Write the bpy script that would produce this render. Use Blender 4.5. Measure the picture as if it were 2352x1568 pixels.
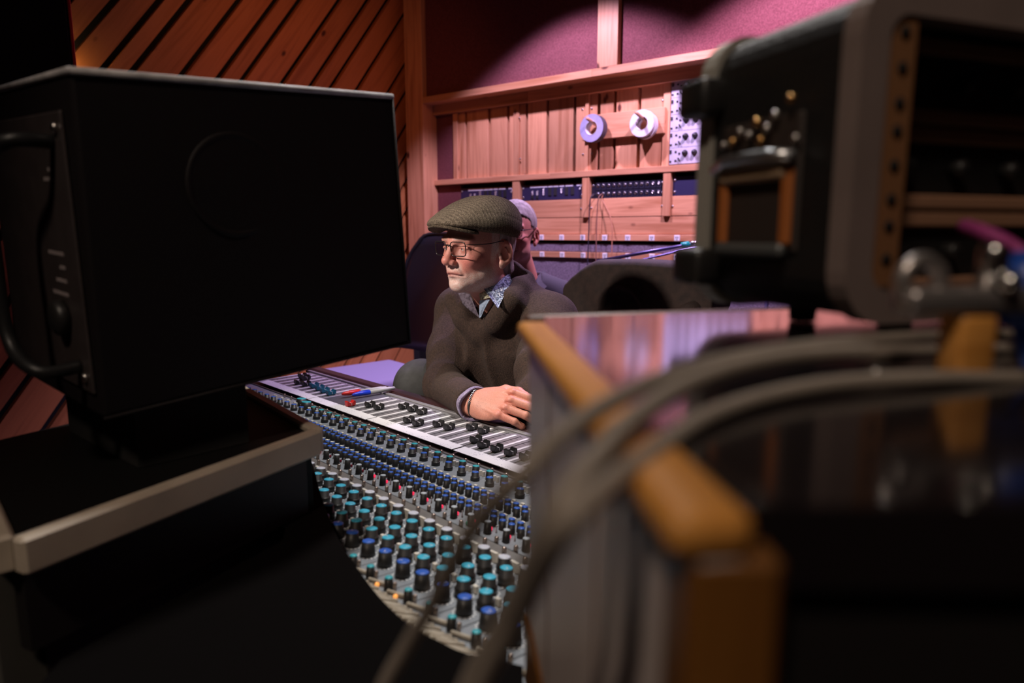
import bpy, bmesh, math, random
import numpy as np
from mathutils import Matrix, Vector

for _o in list(bpy.data.objects):
    bpy.data.objects.remove(_o, do_unlink=True)
SC = bpy.context.scene
COL = SC.collection
R = math.radians
EYE = 1.22                                   # camera height above the floor
random.seed(7)

# ---------------------------------------------------------------- camera
cam_d = bpy.data.cameras.new('camera')
cam_d.lens = 24.0; cam_d.sensor_width = 36.0; cam_d.sensor_fit = 'HORIZONTAL'
cam_d.clip_start = 0.01; cam_d.clip_end = 60
cam_d.dof.use_dof = True; cam_d.dof.focus_distance = 1.45; cam_d.dof.aperture_fstop = 3.8
cam = bpy.data.objects.new('camera', cam_d); COL.objects.link(cam)
cam.location = (0, 0, EYE); cam.rotation_euler = (R(90 - 9.09), 0, 0)
SC.camera = cam

# frames: console (u = along the desk to the far left, v = across it towards the engineer), back wall (s, d)
TC = R(44.5); TW = R(52.5)
def CON(u, v, z): return Vector((-u*math.sin(TC)+v*math.cos(TC), u*math.cos(TC)+v*math.sin(TC), EYE+z))
def WB(s, d, z): return Vector((-s*math.sin(TW)+d*math.cos(TW), s*math.cos(TW)+d*math.sin(TW), EYE+z))
CEIL = 1.75

# ---------------------------------------------------------------- world, exposure
w = bpy.data.worlds.new('world'); SC.world = w; w.use_nodes = True
w.node_tree.nodes['Background'].inputs[0].default_value = (0.55, 0.42, 0.40, 1)
w.node_tree.nodes['Background'].inputs[1].default_value = 0.006
SC.view_settings.view_transform = 'Standard'; SC.view_settings.look = 'None'
SC.view_settings.gamma = 1.0; SC.view_settings.use_curve_mapping = False
SC.view_settings.exposure = 0.0

# ---------------------------------------------------------------- lamps of the room and an added front fill
def spot(name, loc, aim, watts, col, size, blend, radius=0.05):
    l = bpy.data.lights.new(name, 'SPOT'); l.energy = watts; l.color = col
    l.spot_size = R(size); l.spot_blend = blend; l.shadow_soft_size = radius
    o = bpy.data.objects.new(name, l); COL.objects.link(o); o.location = loc
    o.rotation_euler = (Vector(aim)-Vector(loc)).to_track_quat('-Z', 'Y').to_euler()
    return o
def area(name, loc, aim, watts, col, sx, sy, spread=180):
    l = bpy.data.lights.new(name, 'AREA'); l.energy = watts; l.color = col
    l.shape = 'RECTANGLE'; l.size = sx; l.size_y = sy; l.spread = R(spread)
    o = bpy.data.objects.new(name, l); COL.objects.link(o); o.location = loc
    o.rotation_euler = (Vector(aim)-Vector(loc)).to_track_quat('-Z', 'Y').to_euler()
    return o
VIO = (0.74, 0.55, 1.0)
spot('wall_washer', WB(2.16, 2.71, 1.66), WB(2.16, 3.05, -0.27), 205, VIO, 106, 0.30, 0.035)
spot('wall_washer', WB(0.90, 2.71, 1.66), WB(0.90, 3.05, -0.27), 270, (0.82, 0.55, 1.0), 106, 0.30, 0.035)
spot('face_downlight', Vector((-1.30, 0.88, EYE+0.74)), Vector((-0.07, 1.70, EYE-0.13)), 150, (1.0, 0.84, 0.76), 32, 0.5, 0.05)
spot('desk_downlight', Vector((0.10, 1.48, EYE+1.62)), Vector((-0.14, 1.00, EYE-0.40)), 120, (1.0, 0.94, 0.90), 54, 0.5, 0.05)
spot('side_downlight', WB(2.35, 2.0, 1.62), WB(3.66, 2.75, 0.75), 14, (1.0, 0.34, 0.11), 95, 0.9, 0.10)
spot('floor_downlight', WB(3.0, 2.0, 1.66), WB(3.0, 2.15, -1.2), 45, (0.55, 0.40, 1.0), 46, 0.6, 0.05)
spot('front_fill', Vector((-0.50, -0.70, EYE+1.50)), Vector((0.08, 0.40, EYE-0.06)), 52, (1.0, 0.80, 0.64), 48, 0.7, 0.10)  # added fill to brighten the foreground, not a lamp of the room

# ---------------------------------------------------------------- mesh helpers
WM = {}
def link(o, M=None, parent=None):
    COL.objects.link(o)
    M = M if M is not None else Matrix.Identity(4)
    WM[o] = M.copy()
    if parent is not None:
        o.parent = parent; o.matrix_parent_inverse = Matrix.Identity(4)
        o.matrix_basis = WM[parent].inverted() @ M
    else:
        o.matrix_basis = M
    return o
def tag(o, label=None, cat=None, group=None, kind=None):
    if label: o['label'] = label
    if cat: o['category'] = cat
    if group: o['group'] = group
    if kind: o['kind'] = kind
    return o
def empty(name, M, label=None, cat=None, group=None, kind=None, parent=None):
    o = bpy.data.objects.new(name, None); o.empty_display_size = 0.05
    link(o, M, parent); return tag(o, label, cat, group, kind)
def T(loc): return Matrix.Translation(Vector(loc))
def TR(loc, rz=0.0, rx=0.0, ry=0.0):
    return T(loc) @ Matrix.Rotation(rz, 4, 'Z') @ Matrix.Rotation(ry, 4, 'Y') @ Matrix.Rotation(rx, 4, 'X')
def frame(loc, x, y=None, z=None):
    """matrix with local x along `x`; y (or z) as the second axis"""
    x = Vector(x).normalized()
    if z is not None:
        z = Vector(z); z = (z - x*z.dot(x)).normalized(); y = z.cross(x)
    else:
        y = Vector(y); y = (y - x*y.dot(x)).normalized(); z = x.cross(y)
    M = Matrix((x, y, z)).transposed().to_4x4(); M.translation = Vector(loc); return M
CONM = TR(CON(1.1, 0.75, -EYE), TC - R(90))                 # console frame: x = -u, y = v
def CL(u, v, z): return (-(u-1.1), v-0.75, EYE+z)
WBM = TR(WB(0, 0, -EYE), TW - R(90))                        # back wall frame: x = -s, y = d
def WL(s, d, z): return (-s, d, EYE+z)

class MB:
    """collects shapes into one mesh"""
    def __init__(s): s.v = []; s.f = []; s.m = []; s.sm = []
    def add(s, v, f, mi=0, smooth=False, M=None):
        n = len(s.v)
        if M is not None: v = [tuple(M @ Vector(p)) for p in v]
        s.v += [tuple(p) for p in v]
        for q in f:
            s.f.append(tuple(n+i for i in q)); s.m.append(mi); s.sm.append(smooth)
        return s
    def box(s, a, b, bev=0.0, mi=0, M=None, seg=1):
        x0, y0, z0 = [min(p, q) for p, q in zip(a, b)]; x1, y1, z1 = [max(p, q) for p, q in zip(a, b)]
        if bev <= 0:
            v = [(x0,y0,z0),(x1,y0,z0),(x1,y1,z0),(x0,y1,z0),(x0,y0,z1),(x1,y0,z1),(x1,y1,z1),(x0,y1,z1)]
            return s.add(v, [(0,3,2,1),(4,5,6,7),(0,1,5,4),(1,2,6,5),(2,3,7,6),(3,0,4,7)], mi, False, M)
        bm = bmesh.new(); bmesh.ops.create_cube(bm, size=1.0)
        for p in bm.verts:
            p.co = Vector(((x0+x1)/2+p.co.x*(x1-x0), (y0+y1)/2+p.co.y*(y1-y0), (z0+z1)/2+p.co.z*(z1-z0)))
        bev = min(bev, 0.45*min(x1-x0, y1-y0, z1-z0))
        bmesh.ops.bevel(bm, geom=list(bm.edges), offset=bev, segments=seg, affect='EDGES', profile=0.5)
        bm.verts.index_update()
        v = [tuple(p.co) for p in bm.verts]; f = [tuple(p.index for p in q.verts) for q in bm.faces]; bm.free()
        return s.add(v, f, mi, seg > 1, M)
    def lathe(s, prof, seg=16, mi=0, M=None, smooth=True, cap0=True, cap1=True):
        """profile of (r, z) about the z axis"""
        v = []; f = []; n = len(prof)
        for r, z in prof:
            for k in range(seg):
                a = 2*math.pi*k/seg; v.append((r*math.cos(a), r*math.sin(a), z))
        for i in range(n-1):
            for k in range(seg):
                k2 = (k+1) % seg; f.append((i*seg+k, i*seg+k2, (i+1)*seg+k2, (i+1)*seg+k))
        if cap0: f.append(tuple(range(seg-1, -1, -1)))
        if cap1: f.append(tuple((n-1)*seg+k for k in range(seg)))
        return s.add(v, f, mi, smooth, M)
    def tube(s, pts, r, seg=8, mi=0, M=None, closed=False, caps=True):
        P = [Vector(p) for p in pts]; n = len(P); rr = r if isinstance(r, (list, tuple)) else [r]*n
        v = []; f = []; up = None
        for i in range(n):
            t = (P[(i+1) % n]-P[i-1]) if closed else (P[min(i+1, n-1)]-P[max(i-1, 0)])
            t.normalize()
            if up is None:
                up = Vector((0,0,1)) if abs(t.z) < 0.9 else Vector((1,0,0))
            up = (up - t*up.dot(t)).normalized(); b = t.cross(up)
            for k in range(seg):
                a = 2*math.pi*k/seg; v.append(P[i]+up*(rr[i]*math.cos(a))+b*(rr[i]*math.sin(a)))
        for i in range(n if closed else n-1):
            j = (i+1) % n
            for k in range(seg):
                k2 = (k+1) % seg; f.append((i*seg+k, i*seg+k2, j*seg+k2, j*seg+k))
        if caps and not closed:
            f.append(tuple(range(seg-1, -1, -1))); f.append(tuple((n-1)*seg+k for k in range(seg)))
        return s.add(v, f, mi, True, M)
    def prism(s, poly, z0, z1, mi=0, M=None):
        """polygon in xy (counter-clockwise) extruded along z"""
        n = len(poly)
        a = sum(poly[i][0]*poly[(i+1) % n][1]-poly[(i+1) % n][0]*poly[i][1] for i in range(n))
        if a < 0: poly = poly[::-1]
        v = [(x, y, z0) for x, y in poly]+[(x, y, z1) for x, y in poly]
        f = [tuple(range(n-1, -1, -1)), tuple(range(n, 2*n))]
        f += [(i, (i+1) % n, n+(i+1) % n, n+i) for i in range(n)]
        return s.add(v, f, mi, False, M)
    def ball(s, c, r, seg=12, ring=8, mi=0, M=None):
        r = r if isinstance(r, (tuple, list)) else (r, r, r); v = [(c[0], c[1], c[2]-r[2])]; f = []
        for i in range(1, ring):
            p = -math.pi/2+math.pi*i/ring
            for k in range(seg):
                a = 2*math.pi*k/seg
                v.append((c[0]+r[0]*math.cos(p)*math.cos(a), c[1]+r[1]*math.cos(p)*math.sin(a), c[2]+r[2]*math.sin(p)))
        v.append((c[0], c[1], c[2]+r[2])); N = len(v)-1
        for k in range(seg):
            k2 = (k+1) % seg; f.append((0, 1+k2, 1+k)); f.append((N, N-seg+k, N-seg+k2))
        for i in range(ring-2):
            for k in range(seg):
                k2 = (k+1) % seg; b = 1+i*seg; f.append((b+k, b+k2, b+seg+k2, b+seg+k))
        return s.add(v, f, mi, True, M)
    def mesh(s, name, mats):
        me = bpy.data.meshes.new(name); me.from_pydata(s.v, [], s.f)
        for m in (mats if isinstance(mats, (list, tuple)) else [mats]): me.materials.append(m)
        me.polygons.foreach_set('material_index', s.m); me.polygons.foreach_set('use_smooth', s.sm); me.update()
        return me
    def build(s, name, mats, M=None, parent=None, **k):
        o = bpy.data.objects.new(name, s.mesh(name, mats)); link(o, M, parent); return tag(o, **k)
def inst(name, me, M, parent=None, **k):
    o = bpy.data.objects.new(name, me); link(o, M, parent); return tag(o, **k)
def spline(P, n=8):
    """Catmull-Rom through the points"""
    P = [Vector(p) for p in P]; out = []
    for i in range(len(P)-1):
        a = P[max(i-1, 0)]; b = P[i]; c = P[i+1]; d = P[min(i+2, len(P)-1)]
        for k in range(n):
            t = k/n; out.append(0.5*((2*b)+(c-a)*t+(2*a-5*b+4*c-d)*t*t+(3*b-a-3*c+d)*t**3))
    out.append(P[-1]); return out

# ---------------------------------------------------------------- materials (all procedural)
def _new(name):
    m = bpy.data.materials.new(name); m.use_nodes = True; nt = m.node_tree
    return m, nt, nt.nodes['Principled BSDF']
def _n(nt, t, **k):
    n = nt.nodes.new(t)
    for a, b in k.items(): setattr(n, a, b)
    return n
def _ramp(nt, stops, interp='LINEAR'):
    r = _n(nt, 'ShaderNodeValToRGB'); r.color_ramp.interpolation = interp; e = r.color_ramp.elements
    while len(e) < len(stops): e.new(0.5)
    for q, (p, c) in zip(e, stops):
        q.position = p; q.color = (*c, 1) if len(c) == 3 else c
    return r
def mat(name, col, rough=0.5, metal=0.0, var=0.0, vscale=8.0, bump=0.0, bscale=60.0, coat=0.0, emit=None, estr=0.0, spec=0.5, trans=0.0, sheen=0.0, col2=None, stretch=None):
    m, nt, b = _new(name); L = nt.links
    b.inputs['Base Color'].default_value = (*col, 1); b.inputs['Roughness'].default_value = rough
    b.inputs['Metallic'].default_value = metal; b.inputs['Specular IOR Level'].default_value = spec
    b.inputs['Coat Weight'].default_value = coat; b.inputs['Transmission Weight'].default_value = trans
    b.inputs['Sheen Weight'].default_value = sheen
    if emit: b.inputs['Emission Color'].default_value = (*emit, 1); b.inputs['Emission Strength'].default_value = estr
    tc = _n(nt, 'ShaderNodeTexCoord'); src = tc.outputs['Object']
    if stretch:
        mp = _n(nt, 'ShaderNodeMapping'); mp.inputs['Scale'].default_value = stretch; L.new(src, mp.inputs[0]); src = mp.outputs[0]
    if var or col2:
        c2 = col2 if col2 else tuple(min(1, c*(1+var)) for c in col); c1 = col if col2 else tuple(c*(1-var) for c in col)
        nz = _n(nt, 'ShaderNodeTexNoise'); nz.inputs['Scale'].default_value = vscale; nz.inputs['Detail'].default_value = 6
        L.new(src, nz.inputs['Vector']); rp = _ramp(nt, [(0.35, c1), (0.65, c2)]); L.new(nz.outputs[0], rp.inputs[0]); L.new(rp.outputs[0], b.inputs['Base Color'])
    if bump:
        nz = _n(nt, 'ShaderNodeTexNoise'); nz.inputs['Scale'].default_value = bscale; nz.inputs['Detail'].default_value = 4
        L.new(src, nz.inputs['Vector']); bp = _n(nt, 'ShaderNodeBump'); bp.inputs['Strength'].default_value = bump; bp.inputs['Distance'].default_value = 0.002
        L.new(nz.outputs[0], bp.inputs['Height']); L.new(bp.outputs[0], b.inputs['Normal'])
    return m
def wood(name, c1, c2, knot, rough=0.45, grain=1.0, knots=True):
    """pine: grain along local x, knots, a tone of its own for each board"""
    m, nt, b = _new(name); L = nt.links
    tc = _n(nt, 'ShaderNodeTexCoord'); oi = _n(nt, 'ShaderNodeObjectInfo')
    off = _n(nt, 'ShaderNodeVectorMath', operation='SCALE'); off.inputs[0].default_value = (7.3, 5.1, 3.7); L.new(oi.outputs['Random'], off.inputs['Scale'])
    ad = _n(nt, 'ShaderNodeVectorMath', operation='ADD'); L.new(tc.outputs['Object'], ad.inputs[0]); L.new(off.outputs[0], ad.inputs[1])
    mp = _n(nt, 'ShaderNodeMapping'); mp.inputs['Scale'].default_value = (1.6*grain, 26*grain, 26*grain); L.new(ad.outputs[0], mp.inputs[0])
    nz = _n(nt, 'ShaderNodeTexNoise'); nz.inputs['Scale'].default_value = 1.0; nz.inputs['Detail'].default_value = 8; nz.inputs['Distortion'].default_value = 0.6
    L.new(mp.outputs[0], nz.inputs['Vector']); rp = _ramp(nt, [(0.30, c1), (0.52, c2), (0.72, tuple(0.5*(a+q) for a, q in zip(c1, c2)))])
    L.new(nz.outputs[0], rp.inputs[0]); out = rp.outputs[0]
    tone = _n(nt, 'ShaderNodeMapRange'); tone.inputs[3].default_value = 0.80; tone.inputs[4].default_value = 1.15; L.new(oi.outputs['Random'], tone.inputs[0])
    mu = _n(nt, 'ShaderNodeVectorMath', operation='SCALE'); L.new(out, mu.inputs[0]); L.new(tone.outputs[0], mu.inputs['Scale']); out = mu.outputs[0]
    if knots:
        mp2 = _n(nt, 'ShaderNodeMapping'); mp2.inputs['Scale'].default_value = (4.0, 7.5, 7.5); L.new(ad.outputs[0], mp2.inputs[0])
        vo = _n(nt, 'ShaderNodeTexVoronoi'); vo.inputs['Scale'].default_value = 1.0; L.new(mp2.outputs[0], vo.inputs['Vector'])
        rk = _ramp(nt, [(0.06, (1, 1, 1)), (0.12, (0, 0, 0))]); L.new(vo.outputs['Distance'], rk.inputs[0])
        mx = _n(nt, 'ShaderNodeMix', data_type='RGBA'); L.new(rk.outputs[0], mx.inputs[0]); L.new(out, mx.inputs[6]); mx.inputs[7].default_value = (*knot, 1); out = mx.outputs[2]
    L.new(out, b.inputs['Base Color']); b.inputs['Roughness'].default_value = rough
    bp = _n(nt, 'ShaderNodeBump'); bp.inputs['Strength'].default_value = 0.15; bp.inputs['Distance'].default_value = 0.002
    L.new(nz.outputs[0], bp.inputs['Height']); L.new(bp.outputs[0], b.inputs['Normal'])
    return m
def weave(name, ca, cb, scale, rough=0.9, kind='check', bump=0.3):
    m, nt, b = _new(name); L = nt.links
    tc = _n(nt, 'ShaderNodeTexCoord')
    a1 = _n(nt, 'ShaderNodeTexWave'); a1.bands_direction = 'DIAGONAL'; a1.inputs['Scale'].default_value = scale; a1.inputs['Distortion'].default_value = 1.5
    a2 = _n(nt, 'ShaderNodeTexWave'); a2.bands_direction = 'Z'; a2.inputs['Scale'].default_value = scale*0.8; a2.inputs['Distortion'].default_value = 1.0
    nz = _n(nt, 'ShaderNodeTexNoise'); nz.inputs['Scale'].default_value = scale*2.2
    for q in (a1, a2, nz): L.new(tc.outputs['Object'], q.inputs['Vector'])
    mu = _n(nt, 'ShaderNodeMath', operation='MULTIPLY'); L.new(a1.outputs['Fac'], mu.inputs[0]); L.new(a2.outputs['Fac'], mu.inputs[1])
    ad = _n(nt, 'ShaderNodeMath', operation='ADD'); L.new(mu.outputs[0], ad.inputs[0]); L.new(nz.outputs[0], ad.inputs[1])
    rp = _ramp(nt, [(0.45, ca), (1.0, cb)]); L.new(ad.outputs[0], rp.inputs[0]); L.new(rp.outputs[0], b.inputs['Base Color'])
    b.inputs['Roughness'].default_value = rough; b.inputs['Specular IOR Level'].default_value = 0.2
    bp = _n(nt, 'ShaderNodeBump'); bp.inputs['Strength'].default_value = bump; bp.inputs['Distance'].default_value = 0.001
    L.new(ad.outputs[0], bp.inputs['Height']); L.new(bp.outputs[0], b.inputs['Normal'])
    return m
PINE = wood('pine', (0.44, 0.185, 0.082), (0.67, 0.335, 0.170), (0.10, 0.026, 0.014))
PINED = wood('dark_pine', (0.42, 0.145, 0.045), (0.58, 0.22, 0.075), (0.10, 0.03, 0.012))
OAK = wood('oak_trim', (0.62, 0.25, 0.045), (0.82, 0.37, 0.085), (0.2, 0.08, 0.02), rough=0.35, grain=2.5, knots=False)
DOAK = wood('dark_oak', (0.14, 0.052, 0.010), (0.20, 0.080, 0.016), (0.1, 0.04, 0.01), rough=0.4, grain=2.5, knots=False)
FABRIC = mat('burgundy_fabric', (0.12, 0.030, 0.032), 0.95, col2=(0.19, 0.055, 0.058), vscale=160, bump=0.3, bscale=400)
CARPET = mat('carpet', (0.17, 0.13, 0.17), 0.95, var=0.5, vscale=120, bump=1.0, bscale=220, sheen=0.3)
BLACK = mat('black_paint', (0.010, 0.008, 0.008), 0.55, bump=0.05, bscale=300)
BLACKM = mat('black_matte', (0.012, 0.011, 0.011), 0.8)
PLAST = mat('black_plastic', (0.018, 0.017, 0.017), 0.42, bump=0.08, bscale=900)
RUBBER = mat('rubber', (0.02, 0.02, 0.022), 0.7)
STEEL = mat('steel', (0.62, 0.60, 0.58), 0.28, 1.0, var=0.08, vscale=40)
DARKGAP = mat('dark_recess', (0.006, 0.005, 0.006), 0.9)
WHITEP = mat('white_plastic', (0.80, 0.79, 0.77), 0.45)

# ================================================================ the room
def slab(name, s0, s1, d0, d1, z0, z1, m, parent=None, **k):
    b = MB(); b.box(WL(s0, d0, z0), WL(s1, d1, z1)); return b.build(name, m, WBM, parent, **k)
FLOORM = mat('floor_carpet', (0.07, 0.055, 0.07), 0.95, var=0.4, vscale=90, bump=0.8, bscale=250)
CEILM = mat('ceiling_paint', (0.04, 0.03, 0.028), 0.9)
DIMW = mat('dark_wall_cloth', (0.06, 0.028, 0.026), 0.9, bump=0.3, bscale=300)
S0, S1, D0, D1 = -1.7, 3.70, -1.7, 3.66
slab('floor', S0, S1+0.1, D0, D1+0.1, -EYE-0.1, -EYE, FLOORM, kind='structure')
slab('ceiling', S0, S1+0.1, D0, D1+0.1, CEIL, CEIL+0.1, CEILM, kind='structure')
slab('wall_front', S0, S1, D0-0.1, D0, -EYE, CEIL, DIMW, kind='structure')
slab('wall_right', S0-0.1, S0, D0-0.1, D1, -EYE, CEIL, DIMW, kind='structure')
wl = slab('wall_left', S1, S1+0.1, D0-0.1, D1+0.1, -EYE, CEIL, DARKGAP, kind='structure')
wb = slab('wall_back', S0, S1, D1, D1+0.1, -EYE, CEIL, DARKGAP, kind='structure')

# ---- left wall: diagonal pine boards, each a plank
A52 = R(52.0); cA, sA = math.cos(A52), math.sin(A52)
gl = [((1.631,1.11),(1.443,0.884)),((1.848,1.164),(1.551,0.793)),((2.008,1.204),(1.683,0.804)),((2.291,1.275),(1.936,0.827)),((2.525,1.333),(2.14,0.844)),((2.692,1.375),(2.279,0.853)),((2.986,1.448),(2.539,0.874)),((3.213,1.505),(2.748,0.89)),((3.393,1.55),(2.896,0.903)),((3.565,1.518),(3.105,0.925)),((3.571,1.195),(3.378,0.95)),((3.574,1.016),(3.466,0.868))]
gaps = [(a[0]+b[0])/2*sA-(a[1]+b[1])/2*cA for a, b in gl] + [2.33, 2.45, 2.56, 2.685]
g0 = gaps[0]
while g0 > -0.9: g0 -= random.uniform(0.10, 0.19); gaps.insert(0, g0)
g0 = gaps[-1]
while g0 < 3.7: g0 += random.uniform(0.10, 0.18); gaps.append(g0)
def clip(poly, n, c):                      # keep n.p <= c
    out = []
    for i in range(len(poly)):
        p, q = poly[i], poly[(i+1) % len(poly)]; a = n[0]*p[0]+n[1]*p[1]-c; b = n[0]*q[0]+n[1]*q[1]-c
        if a <= 0: out.append(p)
        if a*b < 0: t = a/(a-b); out.append((p[0]+t*(q[0]-p[0]), p[1]+t*(q[1]-p[1])))
    return out
LX = WBM.to_3x3()
for a, b in zip(gaps[:-1], gaps[1:]):
    rect = [(0.3, -EYE), (3.56, -EYE), (3.56, CEIL), (0.3, CEIL)]
    p = clip(clip(rect, (sA, -cA), b-0.0155), (-sA, cA), -(a+0.0155))
    if len(p) < 3: continue
    cx_, cz_ = sum(q[0] for q in p)/len(p), sum(q[1] for q in p)/len(p)
    # local x along the board, local y across, local z out of the wall into the room
    xd = LX @ Vector((0, cA, sA)); zd = LX @ Vector((1, 0, 0)); M = frame(WB(S1-0.002, cx_, cz_), xd, z=zd)
    yd = M.to_3x3().transposed() @ (LX @ Vector((0, -sA, cA)))
    sg = 1 if yd.y > 0 else -1
    loc = [((q[0]-cx_)*cA+(q[1]-cz_)*sA, sg*(-(q[0]-cx_)*sA+(q[1]-cz_)*cA)) for q in p]
    MB().prism(loc, 0.0, 0.034).build('plank', PINED, M, wl)

# ---- back wall pieces: local x runs along the board
def brd(name, s0, s1, z0, z1, d0, d1, m, vertical=False, parent=None, bev=0.002):
    s0, s1 = max(s0, s1), min(s0, s1)
    c = WB((s0+s1)/2, (d0+d1)/2, (z0+z1)/2); hx, hy, hz = (s0-s1)/2, abs(d1-d0)/2, abs(z1-z0)/2
    if vertical:
        M = frame(c, (0, 0, 1), y=LX @ Vector((0, 1, 0))); a = (hz, hy, hx)
    else:
        M = frame(c, LX @ Vector((1, 0, 0)), y=LX @ Vector((0, 1, 0))); a = (hx, hy, hz)
    return MB().box((-a[0], -a[1], -a[2]), a, bev).build(name, m, M, wb if parent is None else parent)
UD = 3.475                                        # front plane of the upper framework
brd('corner_post', 3.60, 3.435, -0.30, CEIL, UD, 3.64, PINE, True)
brd('upright', 2.068, 1.94, 0.905, CEIL, UD, 3.60, PINE, True)
brd('upright', 0.55, 0.42, 0.905, CEIL, UD, 3.60, PINE, True)
for a, b in ((3.435, 2.068), (1.94, 0.55), (0.42, -1.2)):
    brd('fabric_panel', a, b, 0.905, CEIL, 3.515, 3.62, FABRIC)
for a, b in ((3.435, 2.10), (2.10, 0.6), (0.6, -1.2)):
    brd('front_rail', a, b, 0.864, 0.906, UD, 3.62, PINE)
for a, b in ((3.52, 2.62), (2.62, 1.30), (1.30, -1.0)):
    brd('header_board', a, b, 0.80, 0.866, 3.575, 3.65, PINE)
# vertical board panel and its frame
fr = [(3.266, 3.226), (2.746, 2.702), (2.211, 2.187), (1.713, 1.672)]
for a, b in fr: brd('upright', a, b, 0.36, 0.80, 3.592, 3.65, PINE, True)
gp = [3.226, 3.158, 2.955, 2.798, 2.746, None, 2.702, 2.65, 2.489, 2.292, 2.211, None, 2.187, 2.126, 2.02, 1.864, 1.713]
for a, b in zip(gp[:-1], gp[1:]):
    if a is None or b is None: continue
    fa = 0.0 if a in (3.226, 2.702, 2.187) else 0.010; fb = 0.0 if b in (2.746, 2.211, 1.713) else 0.010
    brd('plank', a-fa, b+fb, 0.36, 0.80, 3.605, 3.65, PINE, True)
brd('fabric_panel', 3.54, 3.268, 0.36, 0.80, 3.61, 3.65, FABRIC)
brd('fabric_panel', 3.54, 3.215, 0.085, 0.322, 3.61, 3.65, FABRIC)
for a, b in ((3.54, 2.45), (2.45, 1.15), (1.15, -0.6)): brd('ledge_rail', a, b, 0.326, 0.361, 3.575, 3.65, PINE)
for a, b in ((2.745, 2.689), (2.218, 2.169), (1.694, 1.649), (1.172, 1.125)):
    brd('divider', a, b, 0.088, 0.327, 3.580, 3.65, PINE, True)
for a, b in ((3.215, 2.747), (2.687, 2.220), (2.167, 1.696), (1.647, 1.174)):
    brd('base_board', a, b, 0.090, 0.197, 3.598, 3.65, PINE)
brd('lower_board', 3.43, 1.0, -0.012, 0.087, 3.60, 3.65, PINE)
brd('lower_board', 1.0, -1.0, -0.012, 0.087, 3.60, 3.65, PINE)
for nm, a, b in (('carpet_panel', -0.068, -0.118), ('carpet_panel', -0.16, -EYE+0.10)):
    brd(nm, 3.43, -1.2, a, b, 3.60, 3.65, CARPET)
bs = brd('skirting', 3.43, -1.2, -EYE, -EYE+0.10, 3.585, 3.65, PINED)
sp_ = 1.172
while sp_ > -0.9:                                # the panelling goes on to the right behind the rack case
    wd_ = random.uniform(0.13, 0.20); brd('plank', sp_-0.010, sp_-wd_+0.010, 0.36, 0.80, 3.605, 3.65, PINE, True); sp_ -= wd_
for a, b in ((1.123, 0.62), (0.575, 0.07), (0.025, -0.48)):
    brd('base_board', a, b, 0.090, 0.322, 3.598, 3.65, PINE)
for a, b in ((0.62, 0.575), (0.07, 0.025)): brd('divider', a, b, 0.088, 0.327, 3.580, 3.65, PINE, True)
# screws of the boards
SCRM = MB().lathe([(0.0065, 0), (0.0065, 0.002), (0.004, 0.0035), (0.0, 0.0038)], 10, cap1=False).mesh('screw', STEEL)
def face_out(s, d, z): return frame(WB(s, d, z), LX @ Vector((1, 0, 0)), z=LX @ Vector((0, -1, 0)))
for s, z in ((2.696,0.713),(2.690,0.461),(2.238,0.719),(2.230,0.46),(2.174,0.718),(2.169,0.462),(1.722,0.714),(1.710,0.463)):
    inst('screw', SCRM, face_out(s, 3.604 if s in (2.238, 2.23, 2.174, 2.169, 1.722, 1.71) else 3.591, z), wb)
for s, z in ((2.232,0.140),(2.160,0.144),(1.703,0.144),(1.640,0.142),(2.70,0.14),(2.76,0.14)):
    inst('screw', SCRM, face_out(s, 3.597, z), wb)

# ================================================================ things on the back wall
NAVY = mat('navy_anodised', (0.035, 0.032, 0.085), 0.4, 0.3)
NAVYD = mat('dark_navy_panel', (0.014, 0.013, 0.026), 0.4, 0.2)
SILK = mat('white_print', (0.75, 0.75, 0.80), 0.6)
LSTRIP = mat('label_tape', (0.86, 0.88, 0.92), 0.5)
def wpanel(name, s0, s1, z0, z1, m, label):
    e = empty(name, TR(WB((s0+s1)/2, 3.606, z0), TW-R(90)), label, 'panel', 'rack panels under the wall ledge')
    MB().box((-(s0-s1)/2, 0, 0), ((s0-s1)/2, 0.012, z1-z0), 0.001).build('faceplate', m, WM[e], e)
    for a in (s0-0.012, s1+0.012):
        for z in (z0+0.02, z1-0.02): inst('screw', SCRM, face_out(a, 3.605, z), e)
    return e
def cyl_out(r, l, m, name, seg=12):
    return MB().lathe([(r, 0), (r, l), (r*0.8, l+0.001)], seg).mesh(name, m)
JACK = MB().lathe([(0.0085, 0), (0.0085, 0.003), (0.005, 0.0035), (0.0045, 0.001)], 12, cap1=True).mesh('jack', STEEL)
HOLE = MB().lathe([(0.0042, 0), (0.0042, 0.0045)], 10).mesh('jack_hole', DARKGAP)
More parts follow.
